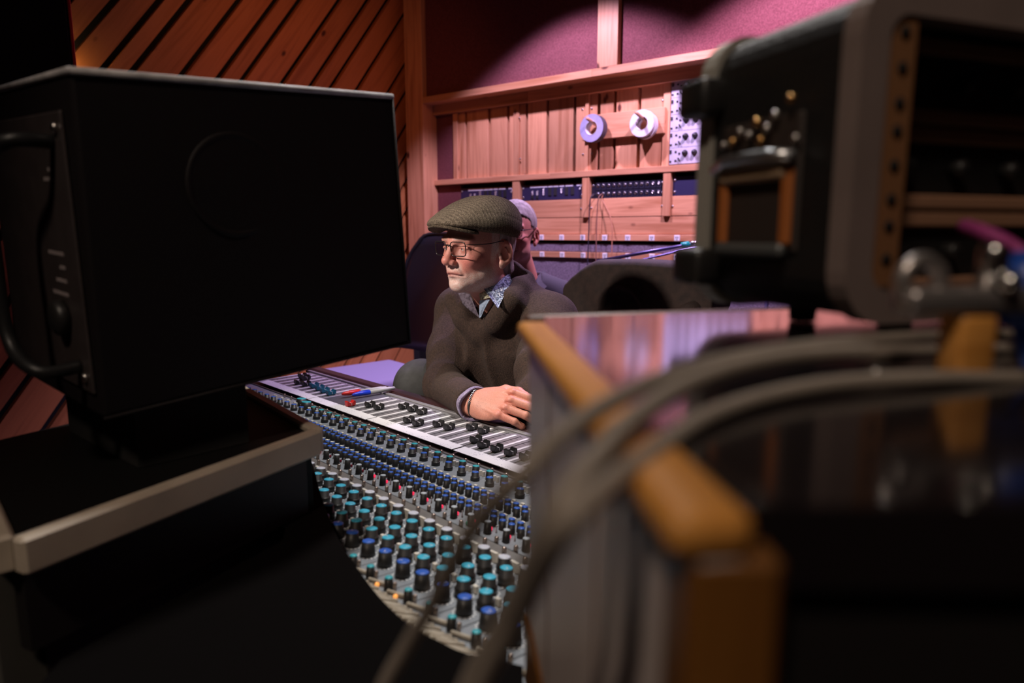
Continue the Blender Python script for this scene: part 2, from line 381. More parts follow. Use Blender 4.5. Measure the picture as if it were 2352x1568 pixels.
for (s0, s1, off), lab in zip(((3.212, 2.748, 0.0), (2.686, 2.221, -0.523)), ('navy wall panel with switches half hidden behind the flat cap', 'navy wall panel with black switches behind the grey-haired head')):
    e = wpanel('connector_panel', s0, s1, 0.199, 0.296, NAVY, lab)
    k = 0.523+off if off == 0.0 else 0.0
    x = lambda s: s + k
    inst_l = [(2.60, 0.06), (2.563, 0.06), (2.515, 0.045), (2.467, 0.04), (2.426, 0.04), (2.381, 0.04), (2.325, 0.075), (2.246, 0.045)]
    tape = MB(); 
    for j, (s, wd) in enumerate([(2.595, 0.05), (2.545, 0.05), (2.505, 0.036), (2.463, 0.036), (2.423, 0.036), (2.380, 0.036), (2.325, 0.055), (2.246, 0.05)]):
        MB().box((-wd/2, -0.0015, 0), (wd/2, 0.0, 0.012)).build('label_strip', LSTRIP, TR(WB(x(s), 3.606, 0.278), TW-R(90)), e)
    for s in (2.601, 2.563):
        for z in (0.252, 0.238): inst('jack', JACK, face_out(x(s), 3.606, z), e)
        MB().box((-0.009, -0.006, 0), (0.009, 0, 0.018), 0.001).build('switch', BLACKM, TR(WB(x(s), 3.606, 0.211), TW-R(90)), e)
    for s in (2.467, 2.426, 2.343, 2.300):
        MB().box((-0.012, -0.005, 0), (0.012, 0, 0.048), 0.001).build('rocker_switch', BLACKM, TR(WB(x(s), 3.606, 0.226), TW-R(90)), e)
    for s, z in ((2.515, 0.266), (2.515, 0.250), (2.515, 0.236), (2.381, 0.262), (2.381, 0.246), (2.246, 0.262)):
        inst('jack', JACK, face_out(x(s), 3.606, z), e)
e = wpanel('patch_bay', 2.166, 1.697, 0.199, 0.294, NAVYD, 'dark patch panel with two rows of jacks and cables hanging')
JB = MB().box((-0.0155, -0.004, -0.022), (0.0155, 0, 0.022), 0.0015).mesh('jack_plate', mat('jack_plate_metal', (0.045, 0.043, 0.07), 0.35, 0.6))
for r_, z in ((0, 0.267), (1, 0.219)):
    for k in range(12):
        s = 2.118-k*0.0355
        p = inst('jack_plate', JB, TR(WB(s, 3.605, z), TW-R(90)), e)
        inst('jack', JACK, face_out(s, 3.600, z+0.004), p); 
        if k < 10: inst('jack_hole', HOLE, face_out(s, 3.600, z+0.004), p)
wpanel('blank_panel', 1.646, 1.176, 0.199, 0.303, NAVY, 'blank navy wall panel beside the black flight case')
# hanging patch cables
def cable(name, pts, r, m, label, cat='cable', n=6, group=None, seg=8):
    P = spline(pts, n); o = T(P[-1])
    return MB().tube([p-P[-1] for p in P], r, seg).build(name, m, o, label=label, cat=cat, group=group)
CAB1 = mat('dark_cable', (0.02, 0.018, 0.03), 0.5); CAB2 = mat('brown_cable', (0.22, 0.10, 0.07), 0.6); CAB3 = mat('tan_cable', (0.45, 0.20, 0.10), 0.6)
cable('patch_cable', [WB(2.118, 3.60, 0.222), WB(2.118, 3.55, 0.218), WB(2.13, 3.53, 0.18), WB(2.135, 3.53, 0.0), WB(2.14, 3.53, -0.3), WB(2.14, 3.53, -0.9)], 0.0035, CAB1, 'thin dark patch cable hanging straight down from the jack panel')
cable('patch_cable', [WB(2.083, 3.60, 0.222), WB(2.083, 3.565, 0.215), WB(2.09, 3.55, 0.17), WB(2.094, 3.55, 0.0), WB(2.094, 3.55, -0.3), WB(2.094, 3.55, -0.9)], 0.0028, CAB2, 'thin brownish patch cable hanging beside the dark one')
cable('patch_cable', [WB(2.083, 3.60, 0.215), WB(2.078, 3.58, 0.19), WB(2.024, 3.565, 0.117), WB(1.995, 3.555, 0.04), WB(1.985, 3.545, -0.03), WB(1.985, 3.54, -0.6)], 0.003, CAB3, 'thin tan patch cable curving to the right under the jacks')

# outlet strips
OUTL = MB(); OUTL.box((-0.017, -0.004, -0.016), (0.017, 0, 0.016), 0.0015); OUTM = OUTL.mesh('outlet', WHITEP)
SLOT = MB().box((-0.0016, -0.0052, -0.005), (0.0016, -0.003, 0.005)).mesh('slot', DARKGAP)
GRND = MB().lathe([(0.0028, 0), (0.0028, 0.0015)], 8).mesh('ground_hole', DARKGAP)
for z, ss, zz, lab in ((-0.050, [2.515-0.1525*k for k in range(-4, 10)], 0.036, 'upper pine outlet strip along the back wall'), (-0.156, [2.51-0.1525*k for k in range(-4, 10)], 0.036, 'lower pine outlet strip along the back wall')):
    e = empty('outlet_strip', TR(WB(2.0, 3.58, z), TW-R(90)), lab, 'power strip', 'outlet strips on the back wall')
    c = WB(1.9, 3.58, z+zz/2)
    MB().box((-1.5, 0.006, -zz/2), (1.5, 0.022, zz/2), 0.002).build('strip_body', PINE, frame(c, LX @ Vector((1, 0, 0)), y=LX @ Vector((0, 1, 0))), e)
    for s in ss:
        o = inst('outlet', OUTM, TR(WB(s, 3.586, z+zz/2), TW-R(90)), e)
        for dx in (-0.005, 0.005): inst('slot', SLOT, TR(WB(s-dx, 3.586, z+zz/2+0.003), TW-R(90)), o)
        inst('ground_hole', GRND, face_out(s, 3.582, z+zz/2-0.008), o)

# white equalizer rack at the right of the recess
EQW = mat('white_faceplate', (0.52, 0.50, 0.55), 0.4, 0.1, var=0.05, vscale=30)
KN1 = MB().lathe([(0.016, 0), (0.016, 0.006), (0.011, 0.008), (0.0105, 0.022), (0.009, 0.024)], 16).mesh('knob', PLAST)
KN2 = MB().box((-0.0045, -0.016, 0), (0.0045, 0.010, 0.016), 0.002); KN2 = KN2.mesh('lever', PLAST)
BTN = MB().box((-0.005, -0.004, 0), (0.005, 0.004, 0.005), 0.001).mesh('button', BLACKM)
for r_ in range(5):
    z0 = 0.366+0.0875*r_
    nth = ('lowest', 'second lowest', 'middle', 'second highest', 'topmost')[r_]
    e = empty('equalizer_unit', TR(WB(1.43, 3.60, z0), TW-R(90)), nth + ' white faced rack unit with black knobs on the wall', 'audio rack', 'white rack units by the tape rolls')
    MB().box((-0.235, -0.012, 0.0008), (0.235, 0.05, 0.0867), 0.001).build('faceplate', EQW, WM[e], e)
    zc = z0+0.045
    for s in (1.574, 1.520, 1.39, 1.335, 1.28): inst('knob', KN1, face_out(s, 3.588, zc+0.012), e)
    for s in (1.466, 1.23): 
        inst('lever', KN2, face_out(s, 3.588, zc-0.004) @ Matrix.Rotation(R(25), 4, 'Z'), e)
    inst('lever', KN2, face_out(1.608, 3.588, zc-0.018) @ Matrix.Rotation(R(30), 4, 'Z') @ Matrix.Scale(0.75, 4), e)
    for s, z in ((1.657, 0.028), (1.657, 0.018), (1.657, -0.028), (1.628, 0.022), (1.628, -0.025), (1.607, 0.012)):
        inst('button', BTN, face_out(s, 3.588, zc+z), e)

# tape holder with two pegs
e = empty('tape_holder', TR(WB(1.955, 3.60, 0.53), TW-R(90)), 'pine board with two wooden pegs screwed to the planks', 'holder')
M = frame(WB(1.955, 3.588, 0.604), LX @ Vector((1, 0, 0)), y=LX @ Vector((0, 1, 0)))
MB().box((-0.262, -0.018, -0.07), (0.262, 0.016, 0.07), 0.003).build('backboard', PINE, M, e)
PEG = wood('peg_wood', (0.50, 0.24, 0.14), (0.66, 0.34, 0.20), (0.3, 0.1, 0.05), knots=False)
def peg_m(s): return frame(WB(s, 3.57, 0.600), LX @ Vector((0.0, -1, 0.24)), z=(0, 0, 1))
for s in (2.098, 1.792):
    MB().tube([(0, 0, 0), (0.145, 0, 0)], 0.0095, 12).build('peg', PEG, peg_m(s), e)
def tape_mesh(r, ri, wd, mside, mrim, core):
    b = MB(); seg = 40
    b.lathe([(ri, -wd/2), (r, -wd/2)], seg, 0, cap0=False, cap1=False, smooth=False)
    b.lathe([(r, -wd/2), (r, wd/2)], seg, 1, cap0=False, cap1=False)
    b.lathe([(r, wd/2), (ri, wd/2)], seg, 0, cap0=False, cap1=False, smooth=False)
    return b
GTAPE = mat('violet_grey_tape', (0.33, 0.31, 0.47), 0.55, var=0.06, vscale=40); GRIM = mat('dark_tape_rim', (0.06, 0.055, 0.08), 0.5)
WTAPE = mat('white_tape', (0.64, 0.62, 0.63), 0.55); CARDB = mat('tape_core', (0.62, 0.56, 0.55), 0.7, var=0.25, vscale=60)
def tape(s, off, r, ri, wd, ms, mr, label):
    pm = peg_m(s); ax = (pm.to_3x3() @ Vector((1, 0, 0))).normalized(); flat = (LX @ Vector((0.10, -1, 0.02))).normalized()
    c = pm @ Vector((off, 0, 0)) + Vector((0, 0, -(ri-0.0100)))
    M = frame(c, LX @ Vector((1, 0, 0)), z=flat)
    t = empty('tape_roll', M, label, 'tape', 'tape rolls on the pegs')
    tape_mesh(r, ri, wd, ms, mr, None).build('tape_winding', [ms, mr], M, t)
    b = MB(); b.lathe([(ri-0.0025, -wd/2-0.001), (ri, -wd/2-0.001), (ri, wd/2+0.001), (ri-0.0025, wd/2+0.001), (ri-0.0025, -wd/2-0.001)], 32, cap0=False, cap1=False)
    b.build('core', CARDB, M, t)
    return t
tape(2.098, 0.070, 0.077, 0.040, 0.050, GTAPE, GRIM, 'violet grey tape roll with dark rim hanging on the left peg')
tape(1.792, 0.030, 0.072, 0.038, 0.026, WTAPE, WTAPE, 'white tape roll nearest the wall on the right peg')
tape(1.792, 0.062, 0.072, 0.038, 0.026, WTAPE, WTAPE, 'white tape roll nearest the peg tip on the right peg')

# ================================================================ mixing console
W_ = 0.036
SLOPE = -0.095; TILT = math.atan(SLOPE)
def surf(v): return -(0.3888+0.095*(v-0.4212))            # height of the knob panel relative to the eye
ALU = mat('grey_aluminium', (0.27, 0.30, 0.335), 0.5, 0.1, var=0.08, vscale=60, bump=0.03, bscale=400)
ALUF = mat('fader_aluminium', (0.30, 0.30, 0.31), 0.42, 0.45, var=0.05, vscale=60)
ALUD = mat('dark_blank_plate', (0.085, 0.09, 0.10), 0.5, 0.2, var=0.1, vscale=90)
RAILM = mat('brushed_rail', (0.24, 0.235, 0.23), 0.4, 0.3, var=0.1, vscale=50)
ARMM = mat('armrest_leather', (0.030, 0.012, 0.013), 0.42, bump=0.25, bscale=180)
FRAMEM = mat('console_frame', (0.028, 0.011, 0.013), 0.5)
SOCK = mat('white_strip_plastic', (0.78, 0.78, 0.79), 0.5)
CREAM = mat('cream_button', (0.82, 0.79, 0.71), 0.5)
BRASS = mat('bronze_stud', (0.46, 0.38, 0.33), 0.32, 0.9)
KB = mat('knob_black', (0.022, 0.021, 0.021), 0.45)
def capm(n, c): return mat(n, c, 0.42, var=0.05, vscale=150)
C_TEAL = capm('teal_cap', (0.03, 0.44, 0.53)); C_TEAL2 = capm('bright_teal_cap', (0.05, 0.52, 0.75)); C_BLUE = capm('blue_cap', (0.025, 0.13, 0.60)); C_GREY = capm('grey_cap', (0.55, 0.63, 0.70)); C_WHITE = capm('pale_cap', (0.68, 0.72, 0.84))
def paper_mat():
    m, nt, b = _new('written_paper'); L = nt.links
    tc = _n(nt, 'ShaderNodeTexCoord'); mp = _n(nt, 'ShaderNodeMapping'); mp.inputs['Scale'].default_value = (260, 420, 1); L.new(tc.outputs['Object'], mp.inputs[0])
    nz = _n(nt, 'ShaderNodeTexNoise'); nz.inputs['Scale'].default_value = 1.0; nz.inputs['Detail'].default_value = 2; L.new(mp.outputs[0], nz.inputs['Vector'])
    mp2 = _n(nt, 'ShaderNodeMapping'); mp2.inputs['Scale'].default_value = (27.7, 40, 1); L.new(tc.outputs['Object'], mp2.inputs[0])
    n2 = _n(nt, 'ShaderNodeTexNoise'); n2.inputs['Scale'].default_value = 1.0; n2.inputs['Detail'].default_value = 0; L.new(mp2.outputs[0], n2.inputs['Vector'])
    r1 = _ramp(nt, [(0.60, (0, 0, 0)), (0.66, (1, 1, 1))]); L.new(nz.outputs[0], r1.inputs[0]); r2 = _ramp(nt, [(0.55, (0, 0, 0)), (0.62, (1, 1, 1))]); L.new(n2.outputs[0], r2.inputs[0])
    mu = _n(nt, 'ShaderNodeMath', operation='MULTIPLY'); L.new(r1.outputs[0], mu.inputs[0]); L.new(r2.outputs[0], mu.inputs[1])
    mx = _n(nt, 'ShaderNodeMix', data_type='RGBA'); L.new(mu.outputs[0], mx.inputs[0]); mx.inputs[6].default_value = (0.83, 0.83, 0.85, 1); mx.inputs[7].default_value = (0.12, 0.13, 0.25, 1)
    L.new(mx.outputs[2], b.inputs['Base Color']); b.inputs['Roughness'].default_value = 0.8
    return m
PAPER = paper_mat()
con = empty('mixing_console', CONM, 'large grey mixing console with rows of blue and teal knobs', 'mixing console')
ULO, UHI = 7.33, 53.33
FZ = -0.423
def cbox(name, u0, u1, v0, v1, z0, z1, m, bev=0.0, parent=con, **k):
    return MB().box(CL(u0*W_, v0*W_, z0), CL(u1*W_, v1*W_, z1), bev).build(name, m, CONM, parent, **k)
def tilted(u, v, h=0.0):                                   # frame on the sloping knob panel, u and v in module units
    return TR(CON(u*W_, v*W_, surf(v*W_)), TC-R(90), TILT) @ T((0, 0, h))
def flatm(u, v, z=FZ): return TR(CON(u*W_, v*W_, z), TC-R(90))
# body and frame
cbox('body', ULO-0.6, UHI+0.6, 11.2, 29.0, -0.56, -0.47, FRAMEM, 0.004)
b = MB(); prof = [(10.0, surf(10.0*W_)-0.012), (22.35, surf(22.35*W_)-0.012), (22.35, -0.56), (10.9, -0.56)]
x0, x1 = -(UHI*W_-1.1), -(ULO*W_-1.1)
v = [(x, p[0]*W_-0.75, EYE+p[1]) for x in (x0, x1) for p in prof]
b.add(v, [(0, 1, 2, 3), (7, 6, 5, 4), (0, 4, 5, 1), (1, 5, 6, 2), (2, 6, 7, 3), (3, 7, 4, 0)]); b.build('knob_panel_frame', FRAMEM, CONM, con)
cbox('fader_frame', ULO, UHI, 22.40, 28.1, FZ-0.03, FZ-0.006, FRAMEM, 0.002)
cbox('trim_rail', ULO, UHI, 27.72, 28.05, FZ-0.012, FZ+0.002, ALUF, 0.002)
b = MB(); pr = [(28.05, -0.426), (28.4, -0.420), (29.2, -0.421), (29.75, -0.430), (29.95, -0.450), (29.9, -0.49), (29.2, -0.52), (28.05, -0.52)]
n = len(pr); v = [(x, p[0]*W_-0.75, EYE+p[1]) for x in (x0-0.03, x1+0.03) for p in pr]
b.add(v, [tuple(range(n)), tuple(range(2*n-1, n-1, -1))]+[(i, n+i, n+(i+1) % n, (i+1) % n) for i in range(n)], 0, True); b.build('armrest', ARMM, CONM, con)
for u in (9.0, 30.0, 51.0):
    b = MB(); b.box(CL((u-1)*W_, 0.46, -0.56), CL((u+1)*W_, 0.54, -EYE+0.001), 0.004); b.box(CL((u-1)*W_, 0.86, -0.56), CL((u+1)*W_, 0.94, -EYE+0.001), 0.004)
    b.box(CL((u-1)*W_, 0.40, -EYE+0.05), CL((u+1)*W_, 1.0, -EYE+0.001), 0.004); b.build('leg_frame', FRAMEM, CONM, con)
# module plates: one plate per channel in each of the two knob blocks, one per fader
def plate(v0, v1, m, wdt=0.965, th=0.012):
    return MB().box((-W_*wdt/2, v0*W_, -th), (W_*wdt/2, v1*W_, 0), 0.0008).mesh('channel_plate', m)
PU = plate(-3.1, 3.05, ALU); PL = plate(-2.35, 2.35, ALU)
nch = int(UHI-ULO)
for k in range(nch):
    u = ULO+0.5+k
    inst('channel_plate', PU, tilted(u, 19.15), con)
    inst('channel_plate', PL, tilted(u, 12.95), con)
FP = MB().box((-W_*0.49, -2.02*W_, -0.010), (W_*0.49, 2.02*W_, 0), 0.0006).mesh('fader_plate', ALUF)
FSLOT = MB().box((-0.0012, -1.75*W_, -0.0002), (0.0012, 1.75*W_, 0.0003)).mesh('fader_slot', DARKGAP)
FSTR = MB().box((-0.0036, -1.95*W_, 0.0), (0.0036, 1.72*W_, 0.0009)).mesh('white_strip', SOCK)
TICK = MB()
for j in range(9): TICK.box((-0.0035, (-1.6+0.4*j)*W_-0.0003, 0), (0.0035, (-1.6+0.4*j)*W_+0.0003, 0.0003))
TICK.box((-0.0065, -1.85*W_, 0), (-0.0040, -1.80*W_, 0.0012)); TICK = TICK.mesh('scale_print', mat('dark_print', (0.03, 0.03, 0.03), 0.6))
for n_ in range(8, 53):
    if 41 <= n_ <= 43: continue
    p = inst('fader_plate', FP, flatm(n_, 25.55), con)
    inst('fader_slot', FSLOT, flatm(n_+0.02, 25.55), p)
    inst('white_strip', FSTR, flatm(n_+0.40, 25.55), p)
    inst('scale_print', TICK, flatm(n_-0.16, 25.55), p, kind='stuff')
cbox('blank_plate', 40.52, 43.48, 23.53, 27.57, FZ-0.010, FZ, ALUD, 0.0006)
# written paper along the faders
for a, c, dv in ((52.6, 44.0, 0.0), (43.9, 36.4, -0.05), (36.3, 27.9, 0.0), (27.75, 20.0, -0.03), (19.9, 9.0, 0.0)):
    MB().box((-(a-c)*W_/2, -0.42*W_, 0), ((a-c)*W_/2, 0.42*W_, 0.0012)).build('label_strip', PAPER, flatm((a+c)/2, 23.22+dv, FZ+0.0008) @ Matrix.Rotation(R(random.uniform(-0.15, 0.15)), 4, 'Z'), con)
# fader caps
def fader_cap(m):
    b = MB(); hl = 0.0115; hw = 0.0068
    pr = [(-hl, 0.003), (-hl, 0.0125), (-hl+0.003, 0.0145), (-0.0035, 0.0095), (0, 0.0088), (0.0035, 0.0095), (hl-0.003, 0.0145), (hl, 0.0125), (hl, 0.003)]
    n = len(pr); v = [(x, p[0], p[1]) for x in (-hw, hw) for p in pr]
    b.add(v, [tuple(range(n)), tuple(range(2*n-1, n-1, -1))]+[(i, n+i, n+(i+1) % n, (i+1) % n) for i in range(n)])
    b.box((-hw*0.7, -hl*0.8, 0), (hw*0.7, hl*0.8, 0.0032)); return b.mesh('fader_cap', m)
CAPK = fader_cap(mat('fader_cap_black', (0.014, 0.014, 0.014), 0.35)); CAPB = fader_cap(mat('fader_cap_blue', (0.012, 0.16, 0.27), 0.4)); CAPR = fader_cap(mat('fader_cap_red', (0.60, 0.022, 0.020), 0.4))
CLINE = MB().box((-0.0070, -0.0005, 0.0032), (0.0070, 0.0005, 0.0094)).mesh('index_line', SOCK)
fpos = [(51.0,26.1),(50.0,25.9),(49.0,24.75),(48.0,24.85),(47.0,25.0),(46.0,24.9),(45.0,24.75),(44.0,24.7),(40.13,23.95),(39.0,24.8),(38.0,24.84),(37.0,26.15),(36.0,26.16),(35.0,26.16),(34.0,24.39),(33.0,24.36),(32.0,25.16),(31.0,25.18),(30.0,26.13),(29.0,26.16),(28.0,24.67),(27.0,24.36),(26.0,24.42),(25.0,24.48),(24.0,24.6),(23.0,24.5),(22.0,24.9),(21,25.2),(20,24.6)]
for n_, vv in fpos:
    me = CAPR if abs(n_-40.13) < .01 else CAPB if n_ in (44.0, 45.0, 46.0, 47.0) else CAPK
    c = inst('fader_cap', me, flatm(n_+0.02, vv), con)
    inst('index_line', CLINE, flatm(n_+0.02, vv), c)

# knobs
def knob_mesh(nm, prof, seg=16): return MB().lathe(prof, seg).mesh(nm, KB)
def cap_mesh(r, m, h):
    return MB().lathe([(r, 0), (r, 0.0006), (r*0.86, 0.0012), (0.0, 0.0015)], 16, cap1=False, cap0=False).mesh('knob_cap', m)
KIND = {
 'teal_knob': ([(0.0072, 0), (0.0070, 0.002), (0.0063, 0.0150)], 0.0061, C_TEAL, 0.0150),
 'blue_dual': ([(0.0080, 0), (0.0080, 0.0065), (0.0072, 0.0070), (0.0064, 0.0072), (0.0060, 0.0144)], 0.0058, C_BLUE, 0.0144),
 'small_blue': ([(0.0056, 0), (0.0054, 0.0015), (0.0047, 0.0128)], 0.0046, C_BLUE, 0.0128),
 'grey_knob': ([(0.0056, 0), (0.0054, 0.002), (0.0046, 0.0160)], 0.0045, C_GREY, 0.0160),
 'pale_dual': ([(0.0094, 0), (0.0094, 0.0085), (0.0087, 0.0092), (0.0078, 0.0094), (0.0074, 0.0185)], 0.0073, C_WHITE, 0.0185),
 'teal_dual': ([(0.0096, 0), (0.0096, 0.0085), (0.0088, 0.0092), (0.0079, 0.0094), (0.0075, 0.0185)], 0.0074, C_TEAL2, 0.0185),
 'big_blue': ([(0.0092, 0), (0.0090, 0.003), (0.0077, 0.0176)], 0.0075, C_BLUE, 0.0176),
 'edge_knob': ([(0.0052, 0), (0.0050, 0.002), (0.0045, 0.0130)], 0.0044, C_TEAL, 0.0130),
 'large_teal': ([(0.0135, 0), (0.0132, 0.003), (0.0118, 0.0175)], 0.0115, C_TEAL, 0.0175),
}
KM = {k: (knob_mesh('control_knob', p), cap_mesh(r, m, h), h) for k, (p, r, m, h) in KIND.items()}
POLY = [(560,800),(760,800),(1290,980),(1290,1568),(1000,1568),(860,1450),(740,1330),(650,1150),(580,1050)]
def px(p):
    y, z = p.y, p.z-EYE; c, s = math.cos(R(9.09)), math.sin(R(9.09)); d = y*c-z*s
    return 1176+1568*p.x/d, 784-1568*(y*s+z*c)/d
def inview(p):
    x, y = px(p); c = False
    for i in range(len(POLY)):
        (x1, y1), (x2, y2) = POLY[i], POLY[i-1]
        if (y1 > y) != (y2 > y) and x < (x2-x1)*(y-y1)/(y2-y1)+x1: c = not c
    return c
rest = MB(); marks = MB(); nk = 0
NAMES = {'teal_knob': 'tall_knob', 'blue_dual': 'dual_knob', 'small_blue': 'small_knob', 'grey_knob': 'slim_knob', 'pale_dual': 'stepped_knob', 'teal_dual': 'stepped_knob', 'big_blue': 'wide_knob', 'edge_knob': 'edge_knob', 'large_teal': 'large_knob'}
PTR = MB().box((-0.0004, -0.0004, 0), (0.0004, 0.0046, 0.0017)).mesh('pointer', SOCK)
def knob(kind, u, v):
    M = tilted(u, v); me, ce, h = KM[kind]
    if inview(M.translation):
        rot = random.uniform(-2.4, 2.4); Mk = M @ Matrix.Rotation(rot, 4, 'Z')
        k = inst(NAMES[kind], me, Mk, con); c = inst('knob_cap', ce, Mk @ T((0, 0, h)), k)
        if kind in ('teal_dual', 'big_blue', 'blue_dual', 'pale_dual') and random.random() < 0.8:
            inst('pointer', PTR, Mk @ T((0, 0.001, h)), k)
    else:
        pr = KIND[kind][0]; rest.lathe(pr, 8, 0, M)
    if kind in ('pale_dual', 'teal_dual', 'big_blue') and inview(M.translation):
        r = KIND[kind][0][0][0]+0.0024
        for j in range(13):
            a = R(-60+25*j); c = M @ Vector((r*math.cos(a), r*math.sin(a), 0))
            marks.box((-0.0010, -0.0010, 0), (0.0010, 0.0010, 0.0005), 0, 0, M @ T((r*math.cos(a), r*math.sin(a), 0.0)))
for n_ in range(8, 53):
    if n_ <= 40: knob('teal_knob', n_+0.04, 21.12)
    knob('blue_dual', n_+0.40 if n_ > 34 else n_+0.32, 20.45)
    for ph, vv in ((0.12, 19.0), (0.61, 19.0), (0.20, 18.6), (0.68, 18.6), (0.90, 17.55), (0.42, 17.55), (0.0, 17.16), (0.51, 17.16)):
        knob('small_blue', n_+ph, vv)
    knob('grey_knob', n_+0.03, 16.42)
    knob('pale_dual', n_+0.21, 14.55)
    knob('teal_dual', n_+0.56, 14.01); knob('teal_dual', n_+0.40, 13.14); knob('teal_dual', n_+0.75, 12.40)
    knob('big_blue', n_+0.90, 11.72)
    knob('edge_knob', n_+0.42, 10.86)
knob('large_teal', 41.45, 21.35); knob('large_teal', 42.6, 21.6)
# buttons, studs, lamps
B1 = MB().box((-0.0018, -0.0030, 0), (0.0018, 0.0030, 0.0095), 0.0005).mesh('push_button', CREAM)
B2 = MB().box((-0.0034, -0.0022, 0), (0.0034, 0.0022, 0.0085), 0.0005).mesh('push_button', CREAM)
B3 = MB().box((-0.0062, -0.0022, 0), (0.0062, 0.0022, 0.0125), 0.0005).mesh('bar_button', CREAM)
B4 = MB().box((-0.0032, -0.0024, 0), (0.0032, 0.0024, 0.0085), 0.0005).mesh('small_button', CREAM)
ST = MB().lathe([(0.0030, 0), (0.0030, 0.0085), (0.0022, 0.0098), (0.0, 0.0102)], 10, cap1=False).mesh('stud', BRASS)
ST2 = MB().lathe([(0.0024, 0), (0.0024, 0.0100), (0.0016, 0.0112), (0.0, 0.0114)], 10, cap1=False).mesh('stud', BRASS)
RING = MB().lathe([(0.0022, 0), (0.0034, 0.0005), (0.0034, 0.0022), (0.0020, 0.0026), (0.0016, 0.001)], 10).mesh('ring_nut', STEEL)
LEDON = MB().ball((0, 0, 0.003), (0.0022, 0.0022, 0.0028), 10, 6).mesh('red_lamp', mat('lit_red_lamp', (0.75, 0.02, 0.06), 0.3, emit=(1.0, 0.03, 0.10), estr=0.9))
LEDOFF = MB().ball((0, 0, 0.0025), (0.0021, 0.0021, 0.003), 10, 6).mesh('red_lamp', mat('unlit_red_lamp', (0.25, 0.01, 0.03), 0.25))
LEDGR = MB().ball((0, 0, 0.003), (0.0024, 0.0024, 0.0034), 10, 6).mesh('green_lamp', mat('green_lamp', (0.01, 0.30, 0.20), 0.3))
TOG = MB().lathe([(0.0018, 0), (0.0012, 0.001), (0.0008, 0.008), (0.0014, 0.0085), (0.0010, 0.0098)], 8).mesh('toggle', STEEL)
ORNG = MB().ball((0, 0, 0.002), (0.0026, 0.0026, 0.0028), 10, 6).mesh('orange_lamp', mat('orange_lamp', (0.9, 0.4, 0.1), 0.3, emit=(1.0, 0.38, 0.08), estr=0.9))
TABM = mat('beige_tab', (0.46, 0.41, 0.33), 0.5)
TAB = MB(); TAB.tube([(-0.012, 0, 0), (0.012, 0, 0)], 0.0024, 8); TAB.ball((-0.012, 0, 0), 0.0024, 8, 6); TAB.ball((0.012, 0, 0), 0.0024, 8, 6); TAB = TAB.mesh('edge_tab', TABM)
def bit(nm, me, u, v, h=0.0, rz=0.0):
    M = tilted(u, v, h)
    if inview(M.translation): return inst(nm, me, M @ Matrix.Rotation(rz, 4, 'Z'), con)
for n_ in range(8, 46):
    for ph in (0.55, 0.77): bit('push_button', B1, n_+ph, 21.2)
    for ph, vv in ((0.25, 19.54), (0.77, 19.54), (0.06, 19.24), (0.55, 19.24)): bit('push_button', B2, n_+ph, vv)
    for ph in (0.20, 0.70): bit('push_button', B2, n_+ph, 17.98)
    for q in (0.645, 1.055): bit('bar_button', B3, n_+q-0.02, 14.86)
    bit('small_button', B4, n_+0.66, 12.82)
    bit('stud', ST, n_+0.74, 21.93); bit('stud', ST, n_+0.10, 16.0); bit('stud', ST, n_+0.24, 15.56)
    bit('ring_nut', RING, n_+0.73, 22.50, -0.004)
    bit('red_lamp', LEDON if n_ <= 26 or n_ in (31,) else LEDOFF, n_-0.32+0.47, 16.72)
    bit('toggle', TOG, n_-0.10, 16.75)
    bit('stud', ST2, n_+0.15, 10.90, 0.0)
    for ph in (0.05, 0.30, 0.55, 0.80): bit('edge_tab', TAB, n_+ph, 10.27+0.04*math.sin(9*ph), 0.003, R(38))
    bit('edge_tab', TAB, n_+0.85, 10.80, 0.003, R(20))
for n_ in (15.8, 16.77): bit('orange_lamp', ORNG, n_, 10.68)
bit('green_lamp', LEDGR, 19.1, 16.3)
cbox('rail', ULO, UHI, 15.42, 15.92, surf(15.7*W_)-0.012, surf(15.7*W_)+0.0015, RAILM, 0.001)
cbox('rail', ULO, UHI, 15.35, 15.45, surf(15.4*W_)-0.010, surf(15.4*W_)+0.003, RAILM, 0.001)
cbox('rail', ULO, UHI, 22.20, 22.30, surf(22.2*W_)-0.010, surf(22.2*W_)+0.003, RAILM, 0.001)
marks.build('scale_marks', mat('white_marks', (0.90, 0.93, 0.95), 0.7), None, con, kind='stuff')
rest.build('covered_knobs', KB, None, con, kind='stuff')

# two marker pens lying on the blank plate
def pen(u0, v0, u1, v1, h, mc, label):
    a = CON(u0*W_, v0*W_, FZ+h); c = CON(u1*W_, v1*W_, FZ+h); Ln = (c-a).length; M = frame(a, c-a, z=(0, 0, 1)) @ Matrix.Rotation(R(90), 4, 'Y')
    e = empty('marker_pen', M, label, 'pen', 'marker pens on the console'); s = Ln
    MB().lathe([(0.0022, 0), (0.0046, 0.006), (0.0060, 0.018), (0.0063, 0.40*s)], 14).build('cap', mc, M, e)
    MB().box((-0.0075, -0.0012, 0.02), (-0.006, 0.0012, 0.38*s), 0.0005).build('clip', mc, M, e)
    MB().lathe([(0.0059, 0.40*s), (0.0059, 0.86*s), (0.0050, 0.90*s), (0.0044, 0.985*s), (0.0030, s)], 14).build('barrel', mat('grey_barrel', (0.42, 0.43, 0.43), 0.45), M, e)
pen(42.6, 24.75, 42.05, 28.2, 0.0105, mat('red_cap', (0.72, 0.03, 0.025), 0.35), 'red capped grey marker lying on the console by the faders')
pen(41.85, 25.15, 41.57, 28.6, 0.0105, mat('blue_pen_cap', (0.012, 0.06, 0.62), 0.35), 'blue capped grey marker lying on the console by the faders')

